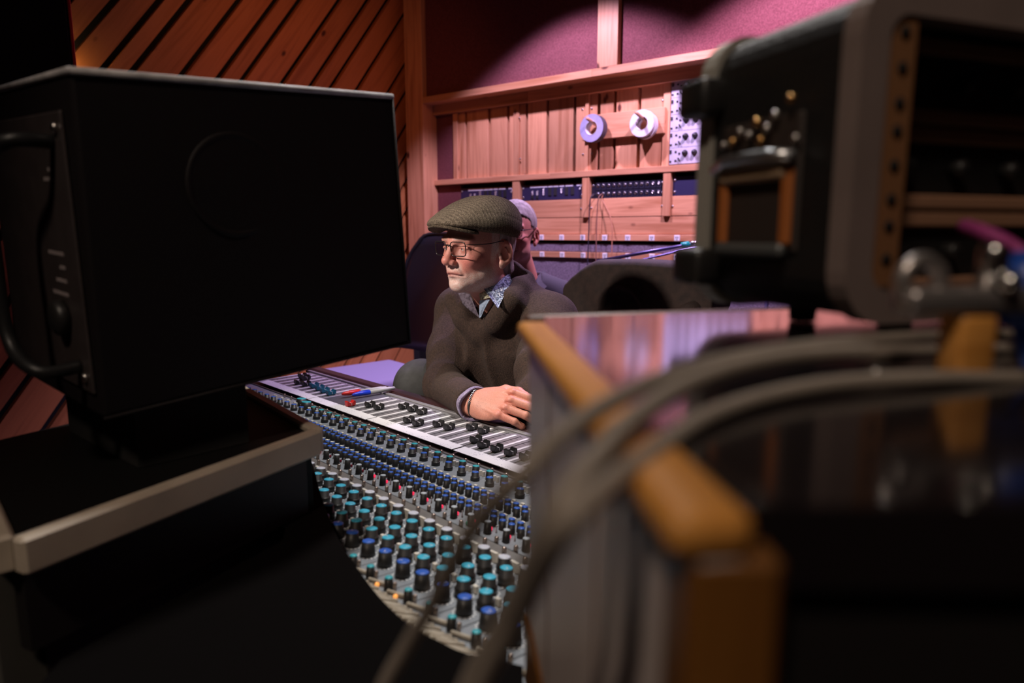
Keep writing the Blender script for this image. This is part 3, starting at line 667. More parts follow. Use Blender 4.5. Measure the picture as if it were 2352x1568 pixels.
# ================================================================ foreground, left: loudspeakers and their stand
SPK = mat('speaker_black', (0.0075, 0.0050, 0.0060), 0.65, bump=0.12, bscale=500, spec=0.25)
def P3(x, y, z): return Vector((x, y, EYE+z))
K = 0.75
A = P3(-0.5035*K, 0.815*K, 0.1825*K); B = P3(-0.200*K, 1.189*K, 0.2240*K); C = P3(-0.527*K, 0.854*K, -0.2380*K); D = P3(-0.186*K, 1.229*K, -0.1990*K)
back = Vector((-0.76, 0.645, 0.05)); back.normalize(); dp = 0.27
e = empty('studio_monitor', T((A+B+C+D)/4 + back*dp/2 - Vector((0, 0, 0.158))), 'large black monitor speaker with a round side opening', 'speaker')
def hexa(name, F, bk, m, parent, bev=0.0, **k):
    bm = bmesh.new(); vs = [bm.verts.new(p) for p in F]+[bm.verts.new(p+bk) for p in F]
    for f in ((0, 1, 3, 2), (5, 4, 6, 7), (4, 5, 1, 0), (2, 3, 7, 6), (1, 5, 7, 3), (4, 0, 2, 6)): bm.faces.new([vs[i] for i in f])
    bmesh.ops.recalc_face_normals(bm, faces=bm.faces)
    if bev: bmesh.ops.bevel(bm, geom=list(bm.edges), offset=bev, segments=2, affect='EDGES', profile=0.5)
    c = sum((q.co for q in bm.verts), Vector())/len(bm.verts)
    for q in bm.verts: q.co -= c
    me = bpy.data.meshes.new(name); bm.to_mesh(me); bm.free(); me.materials.append(m)
    o = bpy.data.objects.new(name, me); link(o, T(c), parent); return tag(o, **k)
cab = hexa('cabinet', [A, B, C, D], back*dp, SPK, e, 0.004)
def onface(fx, fy): return A*(1-fx)*(1-fy)+B*fx*(1-fy)+C*(1-fx)*fy+D*fx*fy
xd = (B-A).normalized(); zd = -back; ctr = onface(0.395, 0.318)
M = frame(ctr, xd, z=zd)
MB().lathe([(0.054, -0.001), (0.054, 0.0035), (0.050, 0.0045), (0.047, 0.003), (0.046, -0.001)], 40, cap0=False, cap1=False).build('port_ring', SPK, M, e)
MB().lathe([(0.0463, 0.0008), (0.0, 0.0006)], 40, cap0=False, cap1=False).build('port_opening', DARKGAP, M, e)
EDGE = mat('edge_highlight', (0.45, 0.43, 0.44), 0.6, var=0.25, vscale=40)  # pale tone paints the light caught along the cabinet's top edges
for p, q in ((A, B), (A, A+back*dp), (B, B+back*dp), (B+back*dp, A+back*dp)):
    d = (q-p).normalized(); MB().tube([(0, 0, 0), ((q-p).length, 0, 0)], 0.0034, 8).build('edge_strip', EDGE, frame(p+Vector((0, 0, -0.0005)), d, z=(0, 0, 1)), e)
for p, q in ((B, D), (D, C)):
    d = (q-p).normalized(); MB().tube([(0, 0, 0), ((q-p).length, 0, 0)], 0.0018, 8).build('edge_strip', SPK, frame(p, d, y=back), e)
# amplifier plate with handles on the rear face (the narrow face at the left edge of the photo)
fx = back; fz = (A-C).normalized(); M = frame((A+C)/2+back*dp*0.5, fx, z=fz) @ Matrix.Scale(0.875, 4); ny = M.to_3x3() @ Vector((0, 1, 0))
sgn = 1 if ny.dot(xd) < 0 else -1
MB().box((-0.135, 0, -0.155), (0.135, sgn*0.004, 0.145), 0.002).build('amplifier_plate', mat('amp_plate', (0.075, 0.060, 0.060), 0.4, 0.4, var=0.1, vscale=30), M, e)
HANDLE = mat('handle_metal', (0.012, 0.012, 0.013), 0.45)
for zz, hh in ((0.0, 0.115),):
    P = spline([(-0.105, sgn*0.004, hh), (-0.105, sgn*0.045, hh-0.002), (-0.055, sgn*0.055, hh-0.03), (-0.048, sgn*0.055, 0.0), (-0.055, sgn*0.055, -hh+0.02), (-0.105, sgn*0.045, -hh-0.01), (-0.105, sgn*0.004, -hh-0.012)], 6)
    MB().tube(P, 0.0075, 10).build('handle', HANDLE, M, e)
for k, zz in enumerate((0.085, 0.075, -0.005, -0.020, -0.035, -0.05)):
    MB().box((-0.095, sgn*0.004, zz), (-0.095+0.016*(1+k % 3), sgn*0.0046, zz+0.004)).build('printed_label', mat('grey_print', (0.32, 0.27, 0.27), 0.6), M, e)
for xx, zz in ((-0.118, 0.128), (-0.118, -0.138), (0.118, 0.128), (-0.075, -0.085)):
    MB().lathe([(0.006, 0), (0.006, 0.003), (0.003, 0.004)], 10).build('screw', STEEL, M @ T((xx, sgn*0.004, zz)) @ Matrix.Rotation(R(-90*sgn), 4, 'X'), e)
MB().lathe([(0.020, 0), (0.020, 0.010), (0.014, 0.014)], 20).build('gain_dial', PLAST, M @ T((-0.075, sgn*0.004, -0.075)) @ Matrix.Rotation(R(-90*sgn), 4, 'X'), e)

# wall monitor at the top left corner
c = P3(-1.62, 2.20, 0.86); M = frame(c, (0.78, 0.62, 0), z=(0, 0, 1))        # local x along the front
e = empty('wall_monitor', M @ T((0, 0, -0.45)), 'big dark wall speaker with a woofer in the top left corner', 'speaker')
MB().box((-0.30, 0, -0.45), (0.235, 0.34, 0.70), 0.006).build('cabinet', SPK, M, e)
MB().box((0.236, 0.0, -0.45), (0.246, 0.03, 0.70), 0.002).build('side_strip', mat('red_edge', (0.62, 0.015, 0.015), 0.4), M, e)
RC = M @ Matrix.Rotation(R(90), 4, 'X')
wf = RC @ T((0.055, 0.13, 0))
MB().lathe([(0.150, 0), (0.150, 0.010), (0.138, 0.013), (0.130, 0.010)], 40, cap0=False, cap1=False).build('woofer_rim', mat('rim_grey', (0.06, 0.05, 0.052), 0.35), wf, e)
MB().lathe([(0.132, 0.010), (0.120, 0.015), (0.108, 0.008), (0.045, -0.035), (0.044, -0.02), (0.0, -0.008)], 40, cap0=False, cap1=False).build('woofer_cone', mat('cone_paper', (0.075, 0.048, 0.052), 0.45), wf, e)
MB().box((0.02, 0.16, 0.012), (0.10, 0.23, 0.013)).build('badge', mat('badge_metal', (0.05, 0.045, 0.05), 0.35, 0.6), wf, e)

# platform with a beige rim under the speaker
d_ = 0.245; KK = d_/0.30
P1 = P3(-0.488*KK, 0.632*KK, -d_); P2 = P3(-0.305*KK, 0.997*KK, -d_); P0 = P3(-0.60*KK, 0.755*KK, -d_)
ld = (P0-P1).normalized(); wid = 0.34
P4 = P1+ld*wid; P5 = P2+Vector((-0.62, 0.78, 0))*wid
e = empty('equipment_stand', T(((P1+P2+P4+P5)/4).xy.to_3d()), 'black stand with a beige rimmed top in front of the console', 'stand')
RIM = mat('beige_rim', (0.52, 0.44, 0.35), 0.45, var=0.08, vscale=20)
def rimbar(p, q, name='rim'):
    d = (q-p); M = frame(p, d, z=(0, 0, 1)); MB().box((-0.004, -0.016, -0.026), (d.length+0.004, 0.0, 0.006), 0.003).build(name, RIM, M, e)
def rimbar2(p, q):
    d = (q-p); M = frame(p, d, z=(0, 0, 1)); MB().box((0, 0, -0.026), (d.length, 0.016, 0.006), 0.003).build('rim', RIM, M, e)
rimbar(P1, P2); rimbar2(P1, P4); rimbar(P2, P5)
o = T(e.location)
MB().prism([tuple((p-Vector(e.location)).xy) for p in (P1, P2, P5, P4)], P1.z-0.022, P1.z-0.001).build('top_board', mat('stand_top', (0.006, 0.0055, 0.0055), 0.65, spec=0.15), o, e)
inn = [P1.lerp(P5, 0.04), P2.lerp(P4, 0.04), P5.lerp(P1, 0.04), P4.lerp(P2, 0.04)]
inn = [Vector((x, y, 0)) for x, y in clip([tuple(p.xy) for p in inn], (math.cos(TC), math.sin(TC)), 0.345)]
MB().prism([tuple((p-Vector(e.location)).xy) for p in inn], 0.0, P1.z-0.022).build('body', BLACK, o, e)
for p_, q_ in ((P1, P2), (P2, P5)):
    dd = q_-p_; MB().box((0.004, -0.006 if p_ is P1 else -0.010, -0.102), (dd.length-0.004, 0.010 if p_ is P1 else -0.002, -0.024)).build('apron', BLACK, frame(p_+Vector((-0.010, 0.006, 0)), dd, z=(0, 0, 1)), e)
pt = P1+ld*0.05
M = frame(Vector((pt.x, pt.y, 0)), (P2-P1), z=(0, 0, 1))
MB().box((-0.03, -0.02, 0.0), (0.016, 0.03, P1.z-0.03), 0.003).build('corner_post', mat('grey_post', (0.10, 0.095, 0.085), 0.5), M, e)
# foam wedge that carries the speaker
wz = EYE-d_
q = [C.lerp(D, 0.10)+back*0.03, C.lerp(D, 0.42)+back*0.03, C.lerp(D, 0.42)+back*0.24, C.lerp(D, 0.10)+back*0.24]
b = MB(); v = [Vector((p.x, p.y, wz)) for p in q]+[Vector((p.x, p.y, p.z-0.001)) for p in q]
cc = sum(v, Vector())/8; b.add([p-cc for p in v], [(3, 2, 1, 0), (4, 5, 6, 7), (0, 1, 5, 4), (1, 2, 6, 5), (2, 3, 7, 6), (3, 0, 4, 7)])
b.build('foam_wedge', BLACKM, T(cc), label='dark foam wedge under the large monitor speaker', cat='wedge')

# black side desk whose edge curves round the back of the console
arc = [(-0.398,1.15),(-0.34,1.054),(-0.31,1.012),(-0.262,0.887),(-0.221,0.788),(-0.188,0.718),(-0.163,0.673),(-0.13,0.617),(-0.097,0.572),(-0.084,0.558),(-0.062,0.542),(-0.039,0.526),(0.009,0.509)]
arc = [tuple(p.xy) for p in spline([(x*0.995, y*0.995, 0) for x, y in arc], 4)]
poly = [(0.03, 0.49), (0.03, 0.26), (-0.52, 0.26), (-0.62, 0.60), (-0.62, 1.14)]
poly2 = [(-0.002, 0.26), (-0.345, 0.26), (-0.372, 0.515), (-0.262, 0.735), (-0.278, 0.80), (-0.44, 1.12)]
e = empty('side_desk', T((-0.33, 0.55, 0)), 'black desk with a curved edge behind the mixing console', 'desk')
MB().prism([(x+0.33, y-0.55) for x, y in arc+poly2], EYE-0.368, EYE-0.348).build('desktop', mat('desk_black', (0.0025, 0.002, 0.002), 0.9, spec=0.05), T((-0.33, 0.55, 0)), e)
for x, y in ((-0.03, 0.29), (-0.30, 0.29), (-0.19, 0.58), (-0.06, 0.46)):
    MB().box((-0.02, -0.02, 0), (0.02, 0.02, EYE-0.368), 0.002).build('leg', BLACK, T((x, y, 0)), e)

# ================================================================ foreground, right: oak edged cabinet
d_ = 0.055; ZT = EYE-d_
FL = Vector((0.004, 0.411, 0)); NL = Vector((0.0305, 0.127, 0)); NR = Vector((0.62, 0.128, 0)); FR = Vector((0.62, 0.60, 0)); F1 = Vector((0.022, 0.456, 0))
e = empty('side_cabinet', T((0.3, 0.33, 0)), 'oak edged cabinet with a glossy dark top at the right', 'cabinet')
o = T((0.3, 0.33, 0)); off = Vector((0.3, 0.33, 0))
def rel(L): return [tuple((p-off).xy) for p in L]
GLOSS = mat('glossy_top', (0.012, 0.009, 0.010), 0.13, coat=0.6, bump=0.01, bscale=40)
GLOSS.node_tree.nodes['Principled BSDF'].inputs['Coat Roughness'].default_value = 0.12
ix = Vector((0.016, 0.004, 0))
MB().prism(rel([FL+ix, F1, FR, NR, NL+ix+Vector((0, 0.004, 0))]), ZT-0.020, ZT-0.0012).build('top_panel', GLOSS, o, e)
LD = (FL-NL); M = frame(Vector((NL.x, NL.y, ZT)), LD, z=(0, 0, 1))
b = MB(); b.box((-0.002, -0.018, -0.0092), (LD.length+0.010, 0.0, 0.0005), 0.0036, seg=3); b.build('edge_trim', OAK, M, e)
M = frame(Vector((F1.x-0.012, F1.y+0.001, ZT)), FR-F1, z=(0, 0, 1)); MB().box((0, 0, -0.017), ((FR-F1).length, 0.012, -0.001), 0.003, seg=2).build('edge_trim', mat('dark_trim', (0.10, 0.045, 0.03), 0.4), M, e)
LAM = mat('grey_laminate', (0.62, 0.53, 0.50), 0.35, var=0.05, vscale=20, stretch=(1, 1, 0.1))
sx = Vector((0.0045, 0, 0))
M = frame(NL+sx, LD, z=(0, 0, 1))
zlow = EYE-0.245
MB().box((0.0, -0.016, zlow), (LD.length, -0.002, ZT-0.0092), 0.001).build('side_panel', LAM, M, e)
Mo = frame(NL+sx, (0, 0, 1), y=M.to_3x3() @ Vector((0, 1, 0)))
zz = M.to_3x3() @ Vector((1, 0, 0)); sgz = 1 if (Mo.to_3x3() @ Vector((0, 0, 1))).dot(zz) > 0 else -1
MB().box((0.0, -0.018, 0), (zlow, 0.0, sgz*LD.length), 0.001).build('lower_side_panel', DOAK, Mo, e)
for xx in (0.09, 0.20):
    MB().box((xx, -0.0025, zlow), (xx+0.0012, -0.0015, ZT-0.02)).build('panel_joint', mat('joint_line', (0.16, 0.11, 0.10), 0.6), M, e)
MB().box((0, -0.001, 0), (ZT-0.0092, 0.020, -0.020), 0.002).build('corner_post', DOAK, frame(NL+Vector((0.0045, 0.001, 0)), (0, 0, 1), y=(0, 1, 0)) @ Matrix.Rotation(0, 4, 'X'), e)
MB().prism(rel([NL+Vector((0.026, 0.012, 0)), FL+Vector((0.02, 0.02, 0)), FR+Vector((0, -0.01, 0)), NR+Vector((0, 0.012, 0))]), 0.0, ZT-0.021).build('body', BLACK, o, e)

# ---- small rack case standing on the cabinet
SH = mat('case_shell', (0.014, 0.013, 0.013), 0.42, bump=0.35, bscale=260)
RIMM = mat('case_rim', (0.23, 0.175, 0.160), 0.45, 0.1, var=0.08, vscale=20)
RIMR = mat('rear_rim', (0.40, 0.38, 0.34), 0.45, 0.1)
rx = Vector((0.94, 0.34, 0)).normalized(); ry = Vector((-0.34, 0.94, 0)).normalized()
CB = EYE-0.043; CT = EYE+0.114; CW = 0.47; CDP = 0.108
M = frame(Vector((0.159, 0.330, CB)), rx, z=(0, 0, 1)); hC = CT-CB       # x along the front, y to the back, z up
e = empty('rack_case', M, 'small black rack case with a grey rim on the cabinet', 'case')
def rrect(x0, x1, z0, z1, r, n=6):
    out = []
    for cx_, cz_, a0 in ((x1-r, z1-r, 0), (x0+r, z1-r, 90), (x0+r, z0+r, 180), (x1-r, z0+r, 270)):
        for k in range(n+1): a = R(a0+90*k/n); out.append((cx_+r*math.cos(a), cz_+r*math.sin(a)))
    return out
def ringshell(name, y0, y1, ro, ri, m, grow=0.0, smooth=True):
    """hollow rounded frame between two rounded rectangles"""
    a = rrect(-grow, CW+grow, -grow, hC+grow, ro); c = rrect(ri, CW-ri, ri, hC-ri, max(ro-ri, 0.004)); n = len(a); b = MB()
    v = [(x, y, z) for y in (y0, y1) for x, z in a]+[(x, y, z) for y in (y0, y1) for x, z in c]; f = []
    for i in range(n):
        j = (i+1) % n
        f += [(i, j, n+j, n+i), (2*n+j, 2*n+i, 3*n+i, 3*n+j), (j, i, 2*n+i, 2*n+j), (n+i, n+j, 3*n+j, 3*n+i)]
    b.add(v, f, 0, False); return b.build(name, m, M, e)
ringshell('shell', 0.006, CDP, 0.026, 0.010, SH)
ringshell('front_rim', -0.004, 0.008, 0.026, 0.0145, RIMM, 0.002)
ringshell('rear_rim', CDP-0.003, CDP+0.010, 0.026, 0.012, RIMR, 0.003)
MB().box((0.012, CDP-0.004, 0.012), (CW-0.012, CDP, hC-0.012)).build('rear_panel', BLACKM, M, e)
for zz in (0.022, 0.122):
    o2 = MB().box((-0.016, CDP-0.012, zz-0.011), (0.004, CDP+0.016, zz+0.011), 0.004, seg=2).build('latch', PLAST, M, e)
for xx in (0.06, CW-0.06):
    for yy in (0.02, CDP-0.02): MB().lathe([(0.008, -0.0125), (0.009, 0.0)], 12).build('foot', RUBBER, M @ T((xx, yy, 0)), e)
# side recess: carrying handle, strap and fittings
RED = mat('strap_orange', (0.42, 0.13, 0.03), 0.5)
MB().box((-0.0025, 0.030, 0.032), (0.001, 0.094, 0.104), 0.003).build('recess_frame', mat('recess', (0.035, 0.024, 0.020), 0.6), M, e)
for yy in (0.036, 0.088): MB().box((-0.006, yy-0.004, 0.036), (-0.002, yy+0.004, 0.076), 0.0015).build('strap', RED, M, e)
MB().tube([(-0.007, 0.030, 0.081), (-0.010, 0.045, 0.083), (-0.010, 0.080, 0.083), (-0.007, 0.094, 0.079)], 0.0035, 8).build('handle_bar', mat('handle_steel', (0.50, 0.52, 0.54), 0.3, 0.9), M, e)
MB().box((-0.008, 0.036, 0.070), (-0.003, 0.090, 0.078), 0.002).build('grip', mat('grip_leather', (0.30, 0.20, 0.12), 0.6), M, e)
MB().box((-0.009, 0.034, 0.030), (-0.003, 0.090, 0.037), 0.002).build('lower_bar', mat('bar_grey', (0.16, 0.17, 0.17), 0.4, 0.5), M, e)
RIV = MB().ball((0, 0, 0), 0.0022, 10, 6).mesh('rivet', STEEL); RIVG = MB().ball((0, 0, 0), 0.0026, 10, 6).mesh('rivet', mat('brass_rivet', (0.70, 0.40, 0.15), 0.25, 1.0))
for k, (yy, zz) in enumerate(((0.035, 0.110), (0.046, 0.104), (0.052, 0.098), (0.060, 0.102), (0.066, 0.096), (0.074, 0.099), (0.080, 0.094), (0.088, 0.093), (0.030, 0.090), (0.056, 0.092))):
    inst('rivet', RIVG if k % 3 == 0 else RIV, M @ T((-0.006, yy, zz)), e)
# rack rails with holes
RL = mat('rail_bronze', (0.27, 0.125, 0.055), 0.5, 0.1)
for x0_, nm in ((0.0165, 1), (CW-0.0305, 0)):
    rl = MB().box((x0_-0.0015, -0.0025, 0.008), (x0_+0.0165, 0.006, hC-0.008), 0.001).build('rack_rail', RL, M, e)
    z = 0.014; k = 0
    HL = MB().lathe([(0.0030, 0), (0.0030, 0.001)], 10).mesh('rail_hole', DARKGAP)
    while z < hC-0.012:
        inst('rail_hole', HL, M @ T((x0_+0.0078, -0.0022, z)) @ Matrix.Rotation(R(90), 4, 'X'), rl); z += (0.0159, 0.0159, 0.0127)[k % 3]; k += 1
# units in the rack
UN = mat('unit_face', (0.010, 0.009, 0.009), 0.45); LIP = mat('unit_lip', (0.36, 0.19, 0.115), 0.5, 0.1)
for k, nm in enumerate(('lowest', 'middle', 'upper')):
    z0 = 0.0105+0.0452*k
    u = empty('rack_unit', M @ T((0.034, 0.03, z0)), nm + ' black unit mounted in the small rack case', 'rack unit', 'units in the small rack case'); Mu = WM[u]
    MB().box((0, 0, 0.0), (CW-0.068, 0.06, 0.0436), 0.001).build('chassis', UN, Mu, u)
    MB().box((0, -0.005, 0.0), (CW-0.068, 0.0, 0.0075), 0.001).build('lower_lip', LIP, Mu, u)
    MB().box((0, -0.004, 0.0355), (CW-0.068, 0.0, 0.0436), 0.001).build('upper_lip', LIP, Mu, u)
    for j in range(9): MB().lathe([(0.0045, 0), (0.0045, 0.008), (0.0035, 0.009)], 12).build('knob', PLAST, Mu @ T((0.03+0.04*j, 0, 0.022)) @ Matrix.Rotation(R(90), 4, 'X'), u)

# ---- small things on the cabinet in front of the case
def at(x, y, dep):
    a = (x-1176)/1568; bb = -(y-784)/1568; c_, s_ = math.cos(R(9.09)), math.sin(R(9.09))
    return Vector((a*dep, (c_+bb*s_)*dep, EYE+(-s_+bb*c_)*dep))
WBLK = at(2210, 872, 0.262); WBLK.z = ZT-0.0012
MB().box((-0.008, -0.006, 0), (0.008, 0.006, 0.026), 0.002, seg=2).build('wooden_block', OAK, TR(WBLK, R(12)), label='small upright oak block on the glossy cabinet top', cat='block')
SILV = mat('bright_steel', (0.70, 0.68, 0.66), 0.22, 1.0)
Mc = TR(Vector((WBLK.x, WBLK.y, ZT+0.0248)), R(10))
e = empty('cable_clamp', Mc, 'silver clamp with a ring and a screw on the oak block', 'clamp')
MB().box((-0.030, -0.007, 0.0), (0.030, 0.007, 0.010), 0.003, seg=2).build('jaw', mat('clamp_grey', (0.42, 0.39, 0.38), 0.35, 0.8), Mc, e)
P = [(0.008*math.cos(a)-0.022, 0, 0.008*math.sin(a)+0.012) for a in [2*math.pi*k/20 for k in range(20)]]
MB().tube(P, 0.0032, 8, closed=True).build('ring', mat('clamp_ring', (0.46, 0.42, 0.40), 0.35, 0.8), Mc, e)
MB().lathe([(0.0052, 0.010), (0.0052, 0.024), (0.0040, 0.026)], 16).build('screw_post', SILV, Mc @ T((0.006, -0.002, 0)), e)
MB().ball((0.008, -0.008, 0.012), 0.0042, 12, 8).build('screw_head', SILV, Mc, e)
Mp = at(2075, 838, 0.275); Mp.z = ZT-0.0012  # both bright plates imitate reflections of the silver fittings in the glossy top
MB().box((-0.016, -0.006, 0), (0.016, 0.006, 0.0035), 0.0015).build('reflection_plate', SILV, TR(Mp, R(6)), label='flat bright plate standing for a reflection left of the oak block', cat='plate')
Mp = at(2330, 845, 0.272); Mp.z = ZT-0.0012
MB().box((-0.016, -0.006, 0), (0.016, 0.006, 0.0035), 0.0015).build('reflection_plate', SILV, TR(Mp, R(6)), label='flat bright plate standing for a reflection right of the oak block', cat='plate')
Mb = at(2352, 660, 0.27)
e = empty('cable_plug', T(Mb-Vector((0, 0, 0.02))), 'round blue plug at the right edge under the rack case', 'plug')
BLU = mat('plug_blue', (0.008, 0.06, 0.36), 0.4)
MB().lathe([(0.008, -0.016), (0.012, -0.010), (0.013, 0.004), (0.009, 0.012), (0.004, 0.014)], 20).build('plug_body', BLU, T(Mb) @ Matrix.Rotation(R(15), 4, 'Y'), e)
MB().tube([(0, 0, -0.014), (0.004, 0, -0.028), (0.012, 0, -0.043), (0.03, 0.01, -0.049)], 0.003, 8).build('plug_lead', BLU, T(Mb), e)
cable('pink_cable', [at(2215, 520, 0.33), at(2255, 532, 0.31), at(2305, 555, 0.30), at(2360, 595, 0.29), at(2420, 660, 0.29), at(2450, 800, 0.29)], 0.0035, mat('pink_rubber', (0.36, 0.05, 0.22), 0.5), 'short pink cable arching in front of the rack units')

# ---- three grey cables arching over the cabinet edge
GREYC = mat('grey_cable', (0.30, 0.255, 0.215), 0.5, var=0.06, vscale=40)
def px_path(L): return [at(*q) for q in L]
cable('grey_cable', px_path([(2330,768,.345),(2150,772,.315),(1900,790,.275),(1700,820,.243),(1540,862,.215),(1400,925,.190),(1290,1000,.172),(1190,1100,.166),(1100,1195,.185),(1040,1290,.205),(985,1400,.225),(930,1490,.24),(870,1600,.25),(800,1800,.26)]), 0.0028, GREYC, 'thin grey cable farthest left of the three over the console', n=8, group='grey cables')
cable('grey_cable', px_path([(2340,800,.33),(2150,806,.300),(1900,812,.265),(1720,836,.238),(1580,882,.212),(1460,960,.185),(1360,1065,.162),(1280,1180,.152),(1215,1310,.175),(1150,1440,.20),(1075,1570,.22),(990,1800,.23)]), 0.0031, GREYC, 'thick grey cable in the middle of the three over the cabinet edge', n=8, group='grey cables')
cable('grey_cable', px_path([(2350,868,.262),(2150,868,.252),(1930,880,.240),(1760,910,.224),(1620,960,.200),(1500,1040,.172),(1390,1120,.152),(1300,1210,.146),(1230,1330,.166),(1175,1450,.19),(1100,1580,.21),(1010,1800,.22)]), 0.0030, GREYC, 'thick grey cable lying lowest across the glossy cabinet top', n=8, group='grey cables')

# ================================================================ soft shapes: signed distance fields meshed with surface nets
class G:
    def __init__(s, lo, hi, h):
        s.lo = np.array(lo, np.float32); s.h = h
        n = [int(math.ceil((b-a)/h))+1 for a, b in zip(lo, hi)]
        ax = [s.lo[i]+h*np.arange(n[i], dtype=np.float32) for i in range(3)]
        s.X, s.Y, s.Z = np.meshgrid(*ax, indexing='ij')
def s_ell(g, c, r, rot=None):
    x, y, z = g.X-c[0], g.Y-c[1], g.Z-c[2]
    if rot is not None:
        m = rot; x, y, z = (m[0][0]*x+m[1][0]*y+m[2][0]*z, m[0][1]*x+m[1][1]*y+m[2][1]*z, m[0][2]*x+m[1][2]*y+m[2][2]*z)
    k0 = np.sqrt((x/r[0])**2+(y/r[1])**2+(z/r[2])**2)+1e-6; k1 = np.sqrt((x/r[0]**2)**2+(y/r[1]**2)**2+(z/r[2]**2)**2)+1e-6
    return k0*(k0-1)/k1
def s_cap(g, a, b, r0, r1=None, sy=1.0):
    r1 = r0 if r1 is None else r1
    px_, py_, pz_ = g.X-a[0], (g.Y-a[1])/sy, g.Z-a[2]; bx, by, bz = b[0]-a[0], (b[1]-a[1])/sy, b[2]-a[2]; L = bx*bx+by*by+bz*bz
    t = np.clip((px_*bx+py_*by+pz_*bz)/L, 0, 1)
    return np.sqrt((px_-t*bx)**2+(py_-t*by)**2+(pz_-t*bz)**2)-(r0+(r1-r0)*t)
def s_chain(g, pts, k):
    d = None
    for (a, ra), (b, rb) in zip(pts[:-1], pts[1:]):
        q = s_cap(g, a, b, ra, rb); d = q if d is None else smin(d, q, k)
    return d
def smin(a, b, k):
    h = np.clip(0.5+0.5*(b-a)/k, 0, 1); return b*(1-h)+a*h-k*h*(1-h)
def smax(a, b, k): return -smin(-a, -b, k)
def nets(g, V):
    ins = V < 0; nx, ny, nz = V.shape
    c = np.zeros((nx-1, ny-1, nz-1), np.int8)
    for i in (0, 1):
        for j in (0, 1):
            for k in (0, 1): c += ins[i:nx-1+i, j:ny-1+j, k:nz-1+k]
    act = (c > 0) & (c < 8); idx = -np.ones(act.shape, np.int64); n = int(act.sum()); idx[act] = np.arange(n)
    I, J, Kk = np.nonzero(act); acc = np.zeros((n, 3)); cnt = np.zeros(n)
    cor = [(i, j, k) for i in (0, 1) for j in (0, 1) for k in (0, 1)]
    for a in range(8):
        for b in range(a+1, 8):
            A_, B_ = cor[a], cor[b]
            if sum(abs(p-q) for p, q in zip(A_, B_)) != 1: continue
            va = V[I+A_[0], J+A_[1], Kk+A_[2]]; vb = V[I+B_[0], J+B_[1], Kk+B_[2]]; m = (va < 0) != (vb < 0)
            t = np.where(m, va/np.where(m, va-vb, 1), 0)
            for ax in range(3): acc[:, ax] += np.where(m, A_[ax]+t*(B_[ax]-A_[ax]), 0)
            cnt += m
    P = g.lo+(np.stack([I, J, Kk], 1)+acc/cnt[:, None])*g.h
    F = []
    for ax in range(3):
        a1, a2 = (ax+1) % 3, (ax+2) % 3
        s0 = [slice(None)]*3; s1 = [slice(None)]*3; s0[ax] = slice(0, -1); s1[ax] = slice(1, None)
        for s_ in (s0, s1): s_[a1] = slice(1, -1); s_[a2] = slice(1, -1)
        e0, e1 = ins[tuple(s0)], ins[tuple(s1)]; q = np.stack(np.nonzero(e0 != e1), 1)
        if len(q) == 0: continue
        fl = e0[tuple(q.T)]; base = q.copy(); base[:, a1] += 1; base[:, a2] += 1
        def cell(d1, d2):
            r = base.copy(); r[:, a1] -= d1; r[:, a2] -= d2; return idx[tuple(r.T)]
        quad = np.stack([cell(1, 1), cell(0, 1), cell(0, 0), cell(1, 0)], 1); quad[~fl] = quad[~fl][:, ::-1]; F.append(quad)
    return P, np.concatenate(F)
def relax(P, F, it=2, lam=0.5):
    for _ in range(it):
        S = np.zeros_like(P); c = np.zeros(len(P))
        for a, b in ((0, 1), (1, 2), (2, 3), (3, 0)):
            for i, j in ((a, b), (b, a)): np.add.at(S, F[:, i], P[F[:, j]]); np.add.at(c, F[:, i], 1)
        P = P+lam*(S/np.maximum(c, 1)[:, None]-P)
    return P
def soft_mesh(name, P, F, M, mats, cols=None):
    me = bpy.data.meshes.new(name); me.from_pydata(P.tolist(), [], F.tolist())
    me.materials.append(mats); me.polygons.foreach_set('use_smooth', [True]*len(F)); me.update()
    if cols is not None:
        at_ = me.color_attributes.new('Tone', 'FLOAT_COLOR', 'POINT'); c = np.ones((len(P), 4), np.float32); c[:, :3] = cols; at_.data.foreach_set('color', c.ravel())
    return me
def soft(name, g, V, m, M, parent=None, it=2, cols=None, **k):
    P, F = nets(g, V); P = relax(P, F, it)
    me = soft_mesh(name, P, F, M, m, cols(P) if cols else None)
    o = bpy.data.objects.new(name, me); link(o, M, parent); return tag(o, **k)
def tone_mat(name, rough=0.5, bump=0.15, bscale=700, sss=0.0, speck=0.12):
    m, nt, b = _new(name); L = nt.links
    at_ = _n(nt, 'ShaderNodeVertexColor'); at_.layer_name = 'Tone'
    tc = _n(nt, 'ShaderNodeTexCoord'); nz = _n(nt, 'ShaderNodeTexNoise'); nz.inputs['Scale'].default_value = bscale; nz.inputs['Detail'].default_value = 4; L.new(tc.outputs['Object'], nz.inputs['Vector'])
    mr = _n(nt, 'ShaderNodeMapRange'); mr.inputs[1].default_value = 0.3; mr.inputs[2].default_value = 0.7; mr.inputs[3].default_value = 1-speck; mr.inputs[4].default_value = 1+speck; L.new(nz.outputs[0], mr.inputs[0])
    mu = _n(nt, 'ShaderNodeVectorMath', operation='SCALE'); L.new(at_.outputs[0], mu.inputs[0]); L.new(mr.outputs[0], mu.inputs['Scale']); L.new(mu.outputs[0], b.inputs['Base Color'])
    b.inputs['Roughness'].default_value = rough; b.inputs['Subsurface Weight'].default_value = sss
    b.inputs['Subsurface Radius'].default_value = (0.01, 0.004, 0.002); b.inputs['Subsurface Scale'].default_value = 0.5
    bp = _n(nt, 'ShaderNodeBump'); bp.inputs['Strength'].default_value = bump; bp.inputs['Distance'].default_value = 0.001; L.new(nz.outputs[0], bp.inputs['Height']); L.new(bp.outputs[0], b.inputs['Normal'])
    return m
